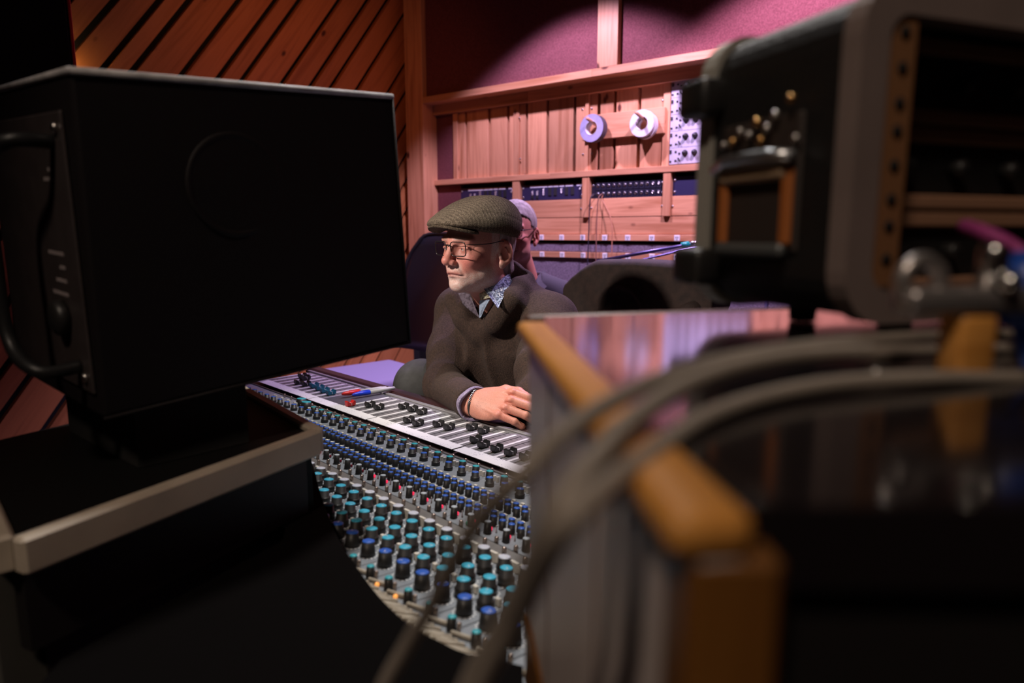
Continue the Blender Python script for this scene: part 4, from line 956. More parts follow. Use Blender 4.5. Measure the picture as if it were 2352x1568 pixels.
SKIN = tone_mat('skin', 0.48, 0.35, 750, 0.12, 0.2)
def sstep(a, b, x): t = np.clip((x-a)/(b-a), 0, 1); return t*t*(3-2*t)

def head_sdf(g, neck=((-0.015, 0, -0.05), (-0.06, 0, -0.17)), nr=0.054):
    ay = np.abs(g.Y)
    class H: pass
    h = H(); h.X, h.Y, h.Z, h.lo, h.h = g.X, ay, g.Z, g.lo, g.h          # mirrored half
    d = s_ell(h, (-0.008, 0, 0.052), (0.098, 0.076, 0.085))
    d = smin(d, s_ell(h, (0.034, 0, -0.008), (0.062, 0.058, 0.080)), 0.03)
    d = smin(d, s_ell(h, (0.030, 0, -0.048), (0.056, 0.053, 0.036)), 0.025)     # jaw
    d = smin(d, s_ell(h, (0.022, 0.047, -0.036), (0.022, 0.012, 0.022)), 0.02)   # jaw corner
    d = smin(d, s_ell(h, (0.081, 0, -0.068), (0.019, 0.024, 0.0175)), 0.02)      # chin
    d = smin(d, s_ell(h, (0.066, 0.042, -0.003), (0.022, 0.018, 0.017)), 0.02)   # cheek bone
    d = smin(d, s_cap(h, (0.089, 0.006, 0.047), (0.078, 0.047, 0.047), 0.010, 0.008), 0.012)   # brow
    d = smin(d, s_ell(h, (0.079, 0, -0.030), (0.023, 0.033, 0.024)), 0.014)      # muzzle
    d = smax(d, -s_ell(h, (0.099, 0.033, 0.027), (0.016, 0.018, 0.0135)), 0.011) # eye socket
    d = smin(d, s_ell(h, (0.077, 0.032, 0.025), (0.0125, 0.0155, 0.0125)), 0.004)
    d = smax(d, -s_cap(h, (0.089, 0.020, 0.0255), (0.083, 0.045, 0.0245), 0.0016), 0.003)   # lid line
    d = smin(d, s_cap(h, (0.0885, 0.021, 0.0300), (0.084, 0.046, 0.0275), 0.0024), 0.004)    # upper lid
    d = smin(d, s_cap(h, (0.0835, 0.020, 0.0155), (0.078, 0.044, 0.0145), 0.0038), 0.006)    # bag
    d = smin(d, s_cap(h, (0.092, 0, 0.036), (0.1150, 0, -0.001), 0.0088, 0.0108), 0.012)      # nose
    d = smin(d, s_ell(h, (0.1165, 0, -0.0035), (0.0108, 0.0112, 0.0098)), 0.008)
    d = smin(d, s_ell(h, (0.1065, 0.0135, -0.0090), (0.0100, 0.0070, 0.0078)), 0.005)
    d = smax(d, -s_ell(h, (0.1120, 0.0070, -0.0165), (0.0045, 0.0030, 0.0030)), 0.004)
    d = smax(d, -s_cap(h, (0.103, 0.021, -0.0085), (0.089, 0.034, -0.040), 0.0022), 0.006)   # fold to mouth
    d = smin(d, s_cap(h, (0.1005, 0, -0.0325), (0.091, 0.021, -0.0350), 0.0042, 0.0025), 0.005)
    d = smin(d, s_cap(h, (0.0985, 0, -0.0425), (0.089, 0.020, -0.0410), 0.0050, 0.0028), 0.005)
    d = smax(d, -s_cap(h, (0.1055, 0, -0.0370), (0.0880, 0.0315, -0.0425), 0.0018), 0.0030)  # mouth line
    d = smax(d, -s_ell(h, (0.1040, 0, -0.0530), (0.0080, 0.0200, 0.0050)), 0.008)            # below lip
    for a_, b_ in (((0.068, 0.052, 0.026), (0.060, 0.060, 0.033)), ((0.068, 0.052, 0.022), (0.060, 0.061, 0.019))):
        d = smax(d, -s_cap(h, a_, b_, 0.0008), 0.003)
    # ear
    th = R(10); rot = ((math.cos(th), 0, math.sin(th)), (0, 1, 0), (-math.sin(th), 0, math.cos(th)))
    yaw = R(24); ry_ = ((math.cos(yaw), math.sin(yaw), 0), (-math.sin(yaw), math.cos(yaw), 0), (0, 0, 1))
    e_ = s_ell(h, (-0.014, 0.0795, 0.010), (0.0195, 0.0065, 0.0320), ry_)
    e_ = smin(e_, s_ell(h, (-0.004, 0.076, -0.020), (0.010, 0.006, 0.011)), 0.008)
    e_ = smax(e_, -s_ell(h, (-0.0105, 0.0855, 0.010), (0.0135, 0.0085, 0.0220), ry_), 0.002)
    e_ = smin(e_, s_cap(h, (-0.012, 0.083, 0.022), (-0.021, 0.084, -0.004), 0.0024), 0.004)
    e_ = smin(e_, s_ell(h, (0.001, 0.077, 0.001), (0.0045, 0.0045, 0.0075)), 0.003)
    d = smin(d, e_, 0.005)
    if neck is not None: d = smin(d, s_cap(g, neck[0], neck[1], nr, nr*1.1), 0.02)
    return d
def skin_cols(P, base=(0.56, 0.245, 0.190), beard=1.0, seed=3):
    rng = np.random.RandomState(seed); x, y, z = P[:, 0], np.abs(P[:, 1]), P[:, 2]; c = np.tile(np.array(base), (len(P), 1))
    def mix(c, col, m): return c*(1-m[:, None])+np.array(col)*m[:, None]
    nose = np.exp(-(((x-0.115)/0.016)**2+(y/0.014)**2+((z+0.004)/0.014)**2)); cheek = np.exp(-(((x-0.075)/0.03)**2+((y-0.045)/0.022)**2+((z+0.008)/0.022)**2))
    c = mix(c, (0.60, 0.165, 0.135), 0.75*np.clip(nose+0.8*cheek, 0, 1))
    ear = sstep(0.070, 0.080, y)*sstep(0.03, 0.0, np.abs(x+0.012)); c = mix(c, (0.62, 0.20, 0.14), 0.6*ear)
    line = -0.012-0.30*np.clip(x-0.0, 0, 0.09)*1.0                      # beard line from ear to mouth
    bm = sstep(0.010, -0.012, z-line)*sstep(-0.030, 0.020, x)*sstep(-0.095, -0.080, z)
    mo = np.exp(-(((z+0.0235)/0.0085)**2))*sstep(0.080, 0.092, x)*sstep(0.034, 0.024, y)
    sb = sstep(0.014, 0.006, np.abs(x-0.014))*sstep(0.055, 0.060, y)*sstep(-0.02, 0.0, z)*sstep(0.075, 0.060, z)
    bb = np.clip(bm+mo+1.2*sb, 0, 1)*beard
    noise = rng.rand(len(P)); c = mix(c, (0.68, 0.58, 0.52), bb*(0.22+0.70*noise))
    lip = np.exp(-(((z+0.037)/0.0045)**2))*sstep(0.090, 0.096, x)*sstep(0.026, 0.018, y); c = mix(c, (0.40, 0.115, 0.10), 0.8*lip)
    ln = np.exp(-(((z+0.0370+0.15*y)/0.0018)**2))*sstep(0.082, 0.088, x)*sstep(0.034, 0.028, y); c = mix(c, (0.14, 0.035, 0.03), 0.85*ln)
    br = np.exp(-(((z-0.049)/0.0042)**2))*sstep(0.070, 0.078, x)*sstep(0.050, 0.044, y)*sstep(0.010, 0.016, y); c = mix(c, (0.40, 0.30, 0.25), 0.6*br)
    return c

# ================================================================ the engineer in the flat cap
UPV = Vector((0, 0, 1)); VV = Vector((math.cos(TC), math.sin(TC), 0)); UU = Vector((-math.sin(TC), math.cos(TC), 0))
BM = frame(CON(1.375, 1.32, -0.30), -VV, z=UPV)                            # body frame: x forward, y his left, z up
PHI = R(44); HF = Vector((-math.sin(PHI), -math.cos(PHI), -0.055))
HM = frame(P3(-0.0830, 1.7940, -0.061), HF, z=Vector((0.02, 0, 1)))       # head frame
h2b = BM.inverted() @ HM
def b2h(p): return tuple((h2b.inverted() @ Vector(p)))
PB = T(Vector((*(BM @ Vector((-0.25, 0, 0))).xy, 0)))
g = G((-0.125, -0.105, -0.205), (0.142, 0.105, 0.150), 0.00185)
nk = b2h((0.0, 0.0, 0.07))
d = head_sdf(g, ((-0.012, 0, -0.055), nk), 0.053)
hP, hF = nets(g, d); hP = relax(hP, hF, 1, 0.4); hC_ = skin_cols(hP)
def hand_sdf(g):
    """right hand: x towards the fingers, y towards the thumb, z out of the back of the hand"""
    d = s_ell(g, (0.050, 0.0, 0.0), (0.054, 0.043, 0.0165))
    d = smin(d, s_cap(g, (-0.022, -0.002, -0.001), (0.010, 0.0, 0.0), 0.0255, 0.024, 1.12), 0.03)
    roots = ((0.095, 0.030), (0.099, 0.010), (0.094, -0.011), (0.084, -0.030)); ln = ((0.045, 0.026, 0.020), (0.049, 0.030, 0.022), (0.046, 0.027, 0.021), (0.036, 0.021, 0.018))
    for (rx_, ry_), L_, r_ in zip(roots, ln, (0.0092, 0.0095, 0.0090, 0.0080)):
        p0 = (rx_-0.018, ry_*0.95, 0.003); p1 = (rx_, ry_, 0.004); p2 = (rx_+L_[0]*0.88, ry_*1.05, -L_[0]*0.42); p3 = (p2[0]+L_[1]*0.45, ry_*1.05, p2[2]-L_[1]*0.88); p4 = (p3[0]-L_[2]*0.3, ry_, p3[2]-L_[2]*0.9)
        f = s_chain(g, [(p0, r_*0.9), (p1, r_*1.06), (p2, r_), (p3, r_*0.93), (p4, r_*0.8)], 0.003)
        d = smin(d, f, 0.0045)
        d = smin(d, s_ell(g, (rx_-0.002, ry_, 0.0085), (0.008, 0.0065, 0.0055)), 0.006)       # knuckle
        d = smin(d, s_cap(g, (rx_-0.012, ry_, 0.0105), (0.015, ry_*0.35, 0.0125), 0.0022), 0.006)   # tendon
    d = smin(d, s_chain(g, [((0.018, 0.022, -0.006), 0.016), ((0.055, 0.048, -0.014), 0.0115), ((0.085, 0.050, -0.022), 0.0105), ((0.108, 0.044, -0.028), 0.0085)], 0.006), 0.010)
    for yy in (0.020, 0.0, -0.021): d = smax(d, -s_cap(g, (0.092, yy, 0.010), (0.125, yy*1.05, 0.004), 0.0022), 0.003)
    return d
gh = G((-0.085, -0.065, -0.085), (0.165, 0.075, 0.035), 0.0019)
dh = hand_sdf(gh); nP, nF = nets(gh, dh); nP = relax(nP, nF, 1, 0.4)
WR = BM.inverted() @ CON(1.135, 1.000, -0.385)                              # wrist in body coordinates
HXd = (CON(1.005, 1.020, -0.372)-CON(1.135, 1.000, -0.385)); HZd = Vector((-0.10, -0.72, 0.69))
NM = frame(CON(1.135, 1.000, -0.383), HXd, z=HZd)
rng = np.random.RandomState(5)
nC = np.tile(np.array((0.58, 0.25, 0.175)), (len(nP), 1)); kk = np.exp(-((nP[:, 0]-0.095)/0.014)**2)[:, None]; nC = nC*(1-0.45*kk)+np.array((0.62, 0.19, 0.135))*0.45*kk
sp = (np.sin(nP[:, 0]*310+np.sin(nP[:, 1]*270)*3)*np.sin(nP[:, 1]*350+2*np.sin(nP[:, 0]*210)) > 0.965)[:, None]; nC = np.where(sp, nC*0.72, nC)
# forearms and trunk under the clothes, kept in the same body mesh
gb = G((-0.40, -0.30, -0.40), (0.36, 0.42, 0.15), 0.012)
ELB = (0.205, -0.015, -0.105); SHR = (0.025, -0.168, 0.070); SHL = (0.0, 0.172, 0.070); ELL = (0.20, 0.335, -0.085)
db = s_cap(gb, (-0.27, 0, -0.33), (-0.02, 0, -0.02), 0.10, 0.09, 1.3)
for a_, b_, c_ in ((SHR, ELB, tuple(WR)), (SHL, ELL, (0.215, 0.225, -0.120))): db = smin(db, s_chain(gb, [(a_, 0.042), (b_, 0.036), (c_, 0.024)], 0.02), 0.03)
db = smin(db, s_cap(gb, (-0.02, 0, 0.0), (0.01, 0.005, 0.10), 0.055, 0.05), 0.04)
bP, bF = nets(gb, db)
def xf(P, M): m = np.array(M); return P @ m[:3, :3].T+m[:3, 3]
allP = [xf(hP, PB.inverted() @ HM), xf(nP, PB.inverted() @ NM), xf(bP, PB.inverted() @ BM)]; allC = [hC_, nC, np.tile(np.array((0.56, 0.235, 0.165)), (len(bP), 1))]
o1 = len(hP); o2 = o1+len(nP)
me = soft_mesh('person', np.concatenate(allP), np.concatenate([hF, nF+o1, bF+o2]), PB, SKIN, np.concatenate(allC))
man = bpy.data.objects.new('person', me); link(man, PB)
tag(man, 'seated person in a tweed flat cap, glasses and brown sweater leaning on the console', 'person', 'people in the control room')
# eyes
EYEW = mat('eye_white', (0.62, 0.56, 0.52), 0.2); IRIS = mat('iris', (0.05, 0.06, 0.07), 0.15)
for sy in (1, -1):
    ey = MB().ball((0, 0, 0), 0.0118, 16, 12).build('eye', EYEW, HM @ T((0.0778, sy*0.0320, 0.0250)), man)
    MB().ball((0.0088, -0.0020, 0.0008), (0.0034, 0.0052, 0.0052), 12, 8).build('iris', IRIS, HM @ T((0.0778, sy*0.0320, 0.0250)), ey)
# hair below the cap
HAIRM = mat('grey_hair', (0.30, 0.25, 0.23), 0.75, var=0.35, vscale=60, bump=0.9, bscale=420, stretch=(1, 1, 0.25))
g = G((-0.125, -0.10, -0.075), (0.05, 0.10, 0.10), 0.0028)
d = s_ell(g, (-0.010, 0, 0.050), (0.100, 0.0790, 0.085)); d = smin(d, s_cap(g, (-0.050, 0, 0.0), (-0.062, 0, -0.035), 0.050, 0.044), 0.02)
lim = np.maximum(g.X-(-0.028+0.030*sstep(-0.005, 0.03, g.Z)), -0.055-g.Z)
d = smax(d, lim, 0.006); d = smax(d, -s_ell(g, (-0.010, 0.080, 0.005), (0.024, 0.03, 0.040)), 0.004)
d = d+0.0010*np.sin(g.X*420+g.Z*90)*np.sin(g.Y*350+g.Z*150)
soft('hair', g, d, HAIRM, HM, man, 1)
# flat cap
def tweed_mat():
    m, nt, b = _new('herringbone_tweed'); L = nt.links; tc = _n(nt, 'ShaderNodeTexCoord')
    nz = _n(nt, 'ShaderNodeTexNoise'); nz.inputs['Scale'].default_value = 640; nz.inputs['Detail'].default_value = 2; L.new(tc.outputs['Object'], nz.inputs['Vector'])
    wv = _n(nt, 'ShaderNodeTexWave'); wv.bands_direction = 'X'; wv.inputs['Scale'].default_value = 34; wv.inputs['Distortion'].default_value = 2.5; wv.inputs['Detail Scale'].default_value = 6; L.new(tc.outputs['Object'], wv.inputs['Vector'])
    mu = _n(nt, 'ShaderNodeMath', operation='MULTIPLY'); mu.inputs[1].default_value = 0.09; L.new(wv.outputs['Fac'], mu.inputs[0])
    ad = _n(nt, 'ShaderNodeMath', operation='ADD'); L.new(nz.outputs[0], ad.inputs[0]); L.new(mu.outputs[0], ad.inputs[1])
    rp = _ramp(nt, [(0.42, (0.034, 0.026, 0.018)), (0.58, (0.095, 0.073, 0.050)), (0.72, (0.185, 0.148, 0.105))]); L.new(ad.outputs[0], rp.inputs[0]); L.new(rp.outputs[0], b.inputs['Base Color'])
    b.inputs['Roughness'].default_value = 0.95; b.inputs['Specular IOR Level'].default_value = 0.15
    bp = _n(nt, 'ShaderNodeBump'); bp.inputs['Strength'].default_value = 0.5; bp.inputs['Distance'].default_value = 0.001; L.new(ad.outputs[0], bp.inputs['Height']); L.new(bp.outputs[0], b.inputs['Normal'])
    return m
TWEED = tweed_mat()
g = G((-0.125, -0.11, 0.02), (0.185, 0.11, 0.185), 0.0026)
d = s_ell(g, (-0.014, 0, 0.083), (0.111, 0.094, 0.078))
d = smin(d, s_ell(g, (0.052, 0, 0.083), (0.101, 0.082, 0.040)), 0.045)
d = smax(d, (0.038+0.19*(g.X+0.10)-g.Z)*0.97, 0.006)
d = smax(d, g.Z-(0.158-0.32*np.clip(g.X-0.005, 0, 1)-3.0*np.clip(-g.X-0.05, 0, 1)**2), 0.02)
seam = np.abs(g.Z-(0.092+0.02*np.sin((g.X+0.05)*14)))/0.0016; d = d+0.0012*np.exp(-seam**2)*(np.abs(g.Y) > 0.02)*(g.X < 0.14)
d = d+0.0010*np.sin(g.X*55+g.Z*80)*np.sin(g.Y*60)
cap_o = soft('flat_cap', g, d, TWEED, HM, man, 2)
g = G((0.04, -0.085, 0.03), (0.185, 0.085, 0.105), 0.0022)
zz_ = 0.0800+0.10*(g.X-0.10)-2.4*g.Y**2
d = np.maximum(np.abs(g.Z-zz_)-0.0042, s_ell(g, (0.066, 0, 0.075), (0.084, 0.076, 0.20))); d = smax(d, 0.070-g.X, 0.004)
soft('cap_brim', g, d, TWEED, HM, cap_o, 2)
# glasses
gl_ = empty('glasses', HM @ T((0.105, 0, 0.024)), parent=man); FRM = mat('spectacle_frame', (0.012, 0.012, 0.012), 0.3)
GLS, _nt, _b = _new('lens_glass'); _t = _n(_nt, 'ShaderNodeBsdfTransparent'); _gl = _n(_nt, 'ShaderNodeBsdfGlossy'); _gl.inputs['Roughness'].default_value = 0.02
_mx = _n(_nt, 'ShaderNodeMixShader'); _mx.inputs[0].default_value = 0.07
_nt.links.new(_t.outputs[0], _mx.inputs[1]); _nt.links.new(_gl.outputs[0], _mx.inputs[2]); _nt.links.new(_mx.outputs[0], _nt.nodes['Material Output'].inputs['Surface'])
for sy in (1, -1):
    ML = HM @ T((0.1045, sy*0.0325, 0.0270)) @ Matrix.Rotation(R(sy*7), 4, 'Z') @ Matrix.Rotation(R(4), 4, 'Y')
    L_ = [(0, y_, z_*(1.0 if z_ > 0 else 1.05)) for y_, z_ in rrect(-0.0245, 0.0245, -0.0175, 0.0165, 0.009, 5)]
    MB().tube(L_, 0.00135, 6, closed=True).build('rim', FRM, ML, gl_)
    b = MB(); n = len(L_); b.add([(x-0.0004, y, z) for x, y, z in L_]+[(x+0.0004, y, z) for x, y, z in L_], [tuple(range(n-1, -1, -1)), tuple(range(n, 2*n))]+[(i, (i+1) % n, n+(i+1) % n, n+i) for i in range(n)]); b.build('lens', GLS, ML, gl_)
    MB().tube(spline([(0.1005, sy*0.0575, 0.0365), (0.090, sy*0.0665, 0.037), (0.040, sy*0.0755, 0.036), (0.0, sy*0.0790, 0.040), (-0.012, sy*0.0785, 0.036), (-0.026, sy*0.076, 0.020)], 5), 0.0011, 6).build('temple', FRM, HM, gl_)
MB().tube(spline([(0.106, 0.0088, 0.0320), (0.1095, 0.004, 0.0355), (0.1095, -0.004, 0.0355), (0.106, -0.0088, 0.0320)], 5), 0.0016, 6).build('bridge', FRM, HM, gl_)

# sweater
BI = BM.inverted()
def bp_(x, y, dep): return tuple(BI @ at(x, y, dep))
WOOL = mat('brown_wool', (0.025, 0.0145, 0.0095), 0.95, col2=(0.052, 0.030, 0.020), vscale=230, bump=1.0, bscale=450)
g = G((-0.43, -0.33, -0.42), (0.33, 0.46, 0.225), 0.0052)
def trunk(g, o=0.0):
    d = s_cap(g, (-0.27, 0, -0.33), (-0.12, 0, -0.16), 0.145+o, 0.135+o, 1.25)
    d = smin(d, s_cap(g, (-0.12, 0, -0.16), (-0.005, 0.0, -0.01), 0.135+o, 0.118+o, 1.30), 0.05)
    d = smin(d, s_cap(g, (-0.005, 0, -0.01), (0.0, 0.0, 0.050), 0.115+o, 0.075+o, 1.45), 0.05)
    d = smin(d, s_cap(g, (0.0, 0, -0.02), (-0.03, 0, -0.24), 0.112+o, 0.125+o, 1.25), 0.05)
    for s_ in (SHR, SHL): d = smin(d, s_cap(g, (-0.02, s_[1]*0.25, 0.118), (s_[0]-0.01, s_[1], s_[2]), 0.056+o, 0.066+o), 0.04)
    return d
d = trunk(g)
fm = sstep(0.12, 0.02, g.Z)*sstep(-0.02, 0.06, g.X)
d = d-0.0110*fm*(1-2*np.abs(np.sin((g.Y-0.016)*(50-60*np.clip(g.Z+0.1, -0.1, 0.2))+0.7*np.sin(g.Z*12+g.Y*9)+0.9)))*(0.55+0.45*np.sin(g.Y*31+1.0))
def along(a, b):
    bx, by, bz = b[0]-a[0], b[1]-a[1], b[2]-a[2]; return ((g.X-a[0])*bx+(g.Y-a[1])*by+(g.Z-a[2])*bz)/math.sqrt(bx*bx+by*by+bz*bz)
def rings(dist, a, b, s0, s1, amp, k, skew):
    t = along(a, b)+skew*(g.Z-a[2])+0.35*(g.X-a[0]); m = np.exp(-((t-s0)/s1)**2); return dist-amp*m*np.sin(t*k+1.3*np.sin(t*17+g.Z*21))
ar = s_chain(g, [(SHR, 0.068), ((0.115, -0.100, -0.035), 0.060), (ELB, 0.053)], 0.03); ar = rings(ar, SHR, ELB, 0.22, 0.10, 0.0036, 118, 0.95)
fa = s_cap(g, ELB, tuple(Vector(ELB).lerp(WR, 0.84)), 0.053, 0.040); fa = rings(fa, ELB, tuple(WR), 0.03, 0.06, 0.0036, 125, 0.9)
al = s_chain(g, [(SHL, 0.068), ((0.125, 0.262, -0.025), 0.060), (ELL, 0.054)], 0.03); al = rings(al, SHL, ELL, 0.20, 0.14, 0.0045, 100, 0.8)
fl_ = s_cap(g, ELL, (0.222, 0.245, -0.115), 0.052, 0.042)
d = smin(d, smin(ar, fa, 0.022), 0.034); d = smin(d, smin(al, fl_, 0.022), 0.034)
nkt = h2b @ Vector((-0.012, 0, -0.055))
d = smin(d, s_cap(g, (-0.03, 0.0, 0.095), (0.006, 0.010, 0.160), 0.074, 0.068), 0.02)
d = smin(d, s_chain(g, [(bp_(1208, 640, 1.85), 0.022), (bp_(1190, 662, 1.805), 0.027), (bp_(1172, 690, 1.775), 0.032), (bp_(1140, 740, 1.785), 0.034)], 0.02), 0.03)
d = smin(d, s_chain(g, [(bp_(1045, 690, 1.87), 0.030), (bp_(1070, 730, 1.85), 0.032), (bp_(1105, 765, 1.83), 0.034)], 0.02), 0.03)
# folds
vee = np.maximum(np.abs(g.Y-0.016)-0.62*(g.Z-0.066), 0.0-g.X)
d = smax(d, -np.maximum(vee, -g.X-0.0), 0.008)
d = smax(d, -s_cap(g, (0.0, 0.003, 0.085), tuple(nkt), 0.0535, 0.0555), 0.008)
swe = soft('sweater', g, d, WOOL, BM, man, 2)
# ribbed cuff and rolled shirt cuff
q0 = Vector(ELB).lerp(WR, 0.83); q1 = Vector(ELB).lerp(WR, 0.885); ax_ = (WR-Vector(ELB)).normalized()
MC = BM @ frame(q0, ax_, z=(0, 0, 1)); b = MB(); seg = 64; prof = []
for x_, r_ in ((-0.010, 0.036), (-0.004, 0.0440), (0.012, 0.0440), (0.026, 0.0425), (0.033, 0.0415), (0.034, 0.036)): prof.append((x_, r_))
v = []; f = []
for x_, r_ in prof:
    for k in range(seg):
        a = 2*math.pi*k/seg; rr = r_+0.0008*math.cos(32*a); v.append((x_, rr*math.cos(a), rr*math.sin(a)*0.95))
for i in range(len(prof)-1):
    for k in range(seg): k2 = (k+1) % seg; f.append((i*seg+k, (i+1)*seg+k, (i+1)*seg+k2, i*seg+k2))
b.add(v, f, 0, True); b.build('sweater_cuff', WOOL, MC, man)
def print_mat(name, a, b_, c, scale, thr=0.5):
    m, nt, bs_ = _new(name); L = nt.links; tc = _n(nt, 'ShaderNodeTexCoord')
    nz = _n(nt, 'ShaderNodeTexNoise'); nz.inputs['Scale'].default_value = scale; nz.inputs['Detail'].default_value = 3; nz.inputs['Distortion'].default_value = 2.0; L.new(tc.outputs['Object'], nz.inputs['Vector'])
    rp = _ramp(nt, [(0.0, a), (thr-0.03, a), (thr+0.01, b_), (thr+0.10, b_), (thr+0.15, c)]); L.new(nz.outputs[0], rp.inputs[0]); L.new(rp.outputs[0], bs_.inputs['Base Color']); bs_.inputs['Roughness'].default_value = 0.85
    return m
FLORAL = print_mat('floral_cotton', (0.34, 0.42, 0.55), (0.015, 0.025, 0.075), (0.55, 0.60, 0.66), 95, 0.50)
PAISLEY = print_mat('violet_paisley', (0.30, 0.26, 0.36), (0.14, 0.11, 0.20), (0.46, 0.43, 0.52), 150, 0.48)
DENIM = mat('blue_chambray', (0.16, 0.22, 0.32), 0.9, col2=(0.30, 0.37, 0.47), vscale=300)
MC = BM @ frame(Vector(ELB).lerp(WR, 0.975), ax_, z=(0, 0, 1)); b = MB(); v = []; f = []; seg = 40
prof = [(-0.016, 0.036), (-0.010, 0.0405), (0.002, 0.0425), (0.014, 0.0430), (0.0175, 0.0415), (0.016, 0.0390), (0.006, 0.033), (0.0, 0.026)]
for x_, r_ in prof:
    for k in range(seg): a = 2*math.pi*k/seg; rr = r_*(1+0.05*math.sin(2*a+0.6)+0.025*math.sin(5*a)); v.append((x_+0.003*math.sin(3*a), rr*math.cos(a), rr*math.sin(a)*0.92))
for i in range(len(prof)-1):
    for k in range(seg): k2 = (k+1) % seg; f.append((i*seg+k, (i+1)*seg+k, (i+1)*seg+k2, i*seg+k2))
b.add(v, f, 0, True); b.build('shirt_cuff', PAISLEY, MC, man)
# shirt in the neck opening and its collar
g = G((-0.06, -0.14, -0.02), (0.17, 0.14, 0.17), 0.0035)
d = trunk(g, -0.004); d = smin(d, s_cap(g, (-0.02, 0.0, 0.08), (0.010, 0.010, 0.125), 0.060, 0.058), 0.02)
vee = np.abs(g.Y-0.016)-0.75*(g.Z-0.050); d = np.maximum(d, vee-0.012)
d = smax(d, -s_cap(g, (0.095, 0.016, 0.115), (0.11, 0.030, 0.19), 0.020, 0.045), 0.006); d = np.maximum(d, -(0.075-g.Z)*0-1)
d = smax(d, -s_cap(g, (0.0, 0.003, 0.10), tuple(nkt), 0.0545, 0.056), 0.004)
soft('shirt', g, d, DENIM, BM, man, 2)
def flap(pts, m, name, th=0.0022):
    """collar leaf: a quad grid bent over four body-frame corners, with thickness"""
    A_, B_, C_, D_ = [Vector(p) for p in pts]; n = 8; b = MB(); v = []; f = []
    nrm = (B_-A_).cross(D_-A_).normalized()
    for s_ in (0, 1):
        for i in range(n+1):
            for j in range(n+1):
                u_, w_ = i/n, j/n; p = A_*(1-u_)*(1-w_)+B_*u_*(1-w_)+C_*u_*w_+D_*(1-u_)*w_
                v.append(p+nrm*(0.006*math.sin(math.pi*u_)*math.sin(math.pi*w_*0.9)+th*s_))
    N = (n+1)*(n+1)
    for i in range(n):
        for j in range(n):
            a = i*(n+1)+j; f.append((a+n+1, a+n+2, a+1, a)); f.append((N+a, N+a+1, N+a+n+2, N+a+n+1))
    for i in range(n):
        for a, c in (((i*(n+1)), ((i+1)*(n+1))), ((i+1)*(n+1)+n, i*(n+1)+n), (i+1, i), (n*(n+1)+i, n*(n+1)+i+1)): f.append((a, c, N+c, N+a))
    b.add(v, f, 0, True); return b.build(name, m, BM, man)
flap([bp_(1172, 628, 1.795), bp_(1112, 664, 1.752), bp_(1144, 709, 1.728), bp_(1176, 646, 1.775)], FLORAL, 'collar_leaf')
flap([bp_(1050, 668, 1.835), bp_(1064, 700, 1.815), bp_(1103, 732, 1.800), bp_(1080, 676, 1.820)], mat('dark_floral', (0.035, 0.024, 0.035), 0.85, col2=(0.14, 0.115, 0.15), vscale=140), 'collar_leaf')
flap([bp_(1122, 662, 1.765), bp_(1101, 676, 1.770), bp_(1104, 690, 1.765), bp_(1127, 684, 1.752)], print_mat('dotted_cotton', (0.55, 0.52, 0.36), (0.05, 0.05, 0.05), (0.60, 0.57, 0.42), 170, 0.56), 'collar_stand')
flap([bp_(1102, 690, 1.775), bp_(1102, 730, 1.770), bp_(1106, 728, 1.768), bp_(1126, 688, 1.755)], DENIM, 'shirt_placket')
# bracelet
br = empty('bracelet', NM @ T((-0.012, 0, 0)), parent=man); rb = []
for k in range(28): a = 2*math.pi*k/28; rb.append((-0.010+0.004*math.sin(a), 0.0325*math.cos(a), 0.0295*math.sin(a)-0.001))
MB().tube([rb[k % 28] for k in range(9, 22)], 0.0036, 8).build('leather_band', mat('dark_leather', (0.035, 0.028, 0.024), 0.6), NM @ T((0.012, 0, 0)), br)
for k in list(range(-6, 10)): 
    p = rb[k % 28]; MB().ball(p, (0.0036, 0.0040, 0.0040), 8, 6).build('silver_link', SILV, NM @ T((0.012, 0, 0)), br)
# trousers
TROU = mat('grey_trousers', (0.055, 0.058, 0.055), 0.9, bump=0.3, bscale=400, var=0.1, vscale=60)
g = G((-0.46, -0.40, -0.95), (0.36, 0.36, -0.02), 0.010)
d = s_cap(g, (-0.28, 0, -0.36), (-0.22, 0, -0.33), 0.15, 0.14, 1.25)
KN = BM.inverted() @ at(968, 888, 1.96)
d = smin(d, s_chain(g, [((-0.25, 0.10, -0.35), 0.095), ((0.10, 0.20, -0.33), 0.082), ((0.13, 0.22, -0.86), 0.05)], 0.04), 0.05)
d = smin(d, s_chain(g, [((-0.25, -0.10, -0.35), 0.095), (tuple(KN), 0.072), ((0.14, -0.22, -0.86), 0.05)], 0.04), 0.05)
soft('trousers', g, d, TROU, BM, man, 2)
for s_ in (-1, 1):
    b = MB(); b.ball((0.19, s_*0.22, -0.885), (0.13, 0.045, 0.034), 14, 8); b.build('shoe', BLACKM, BM, man)

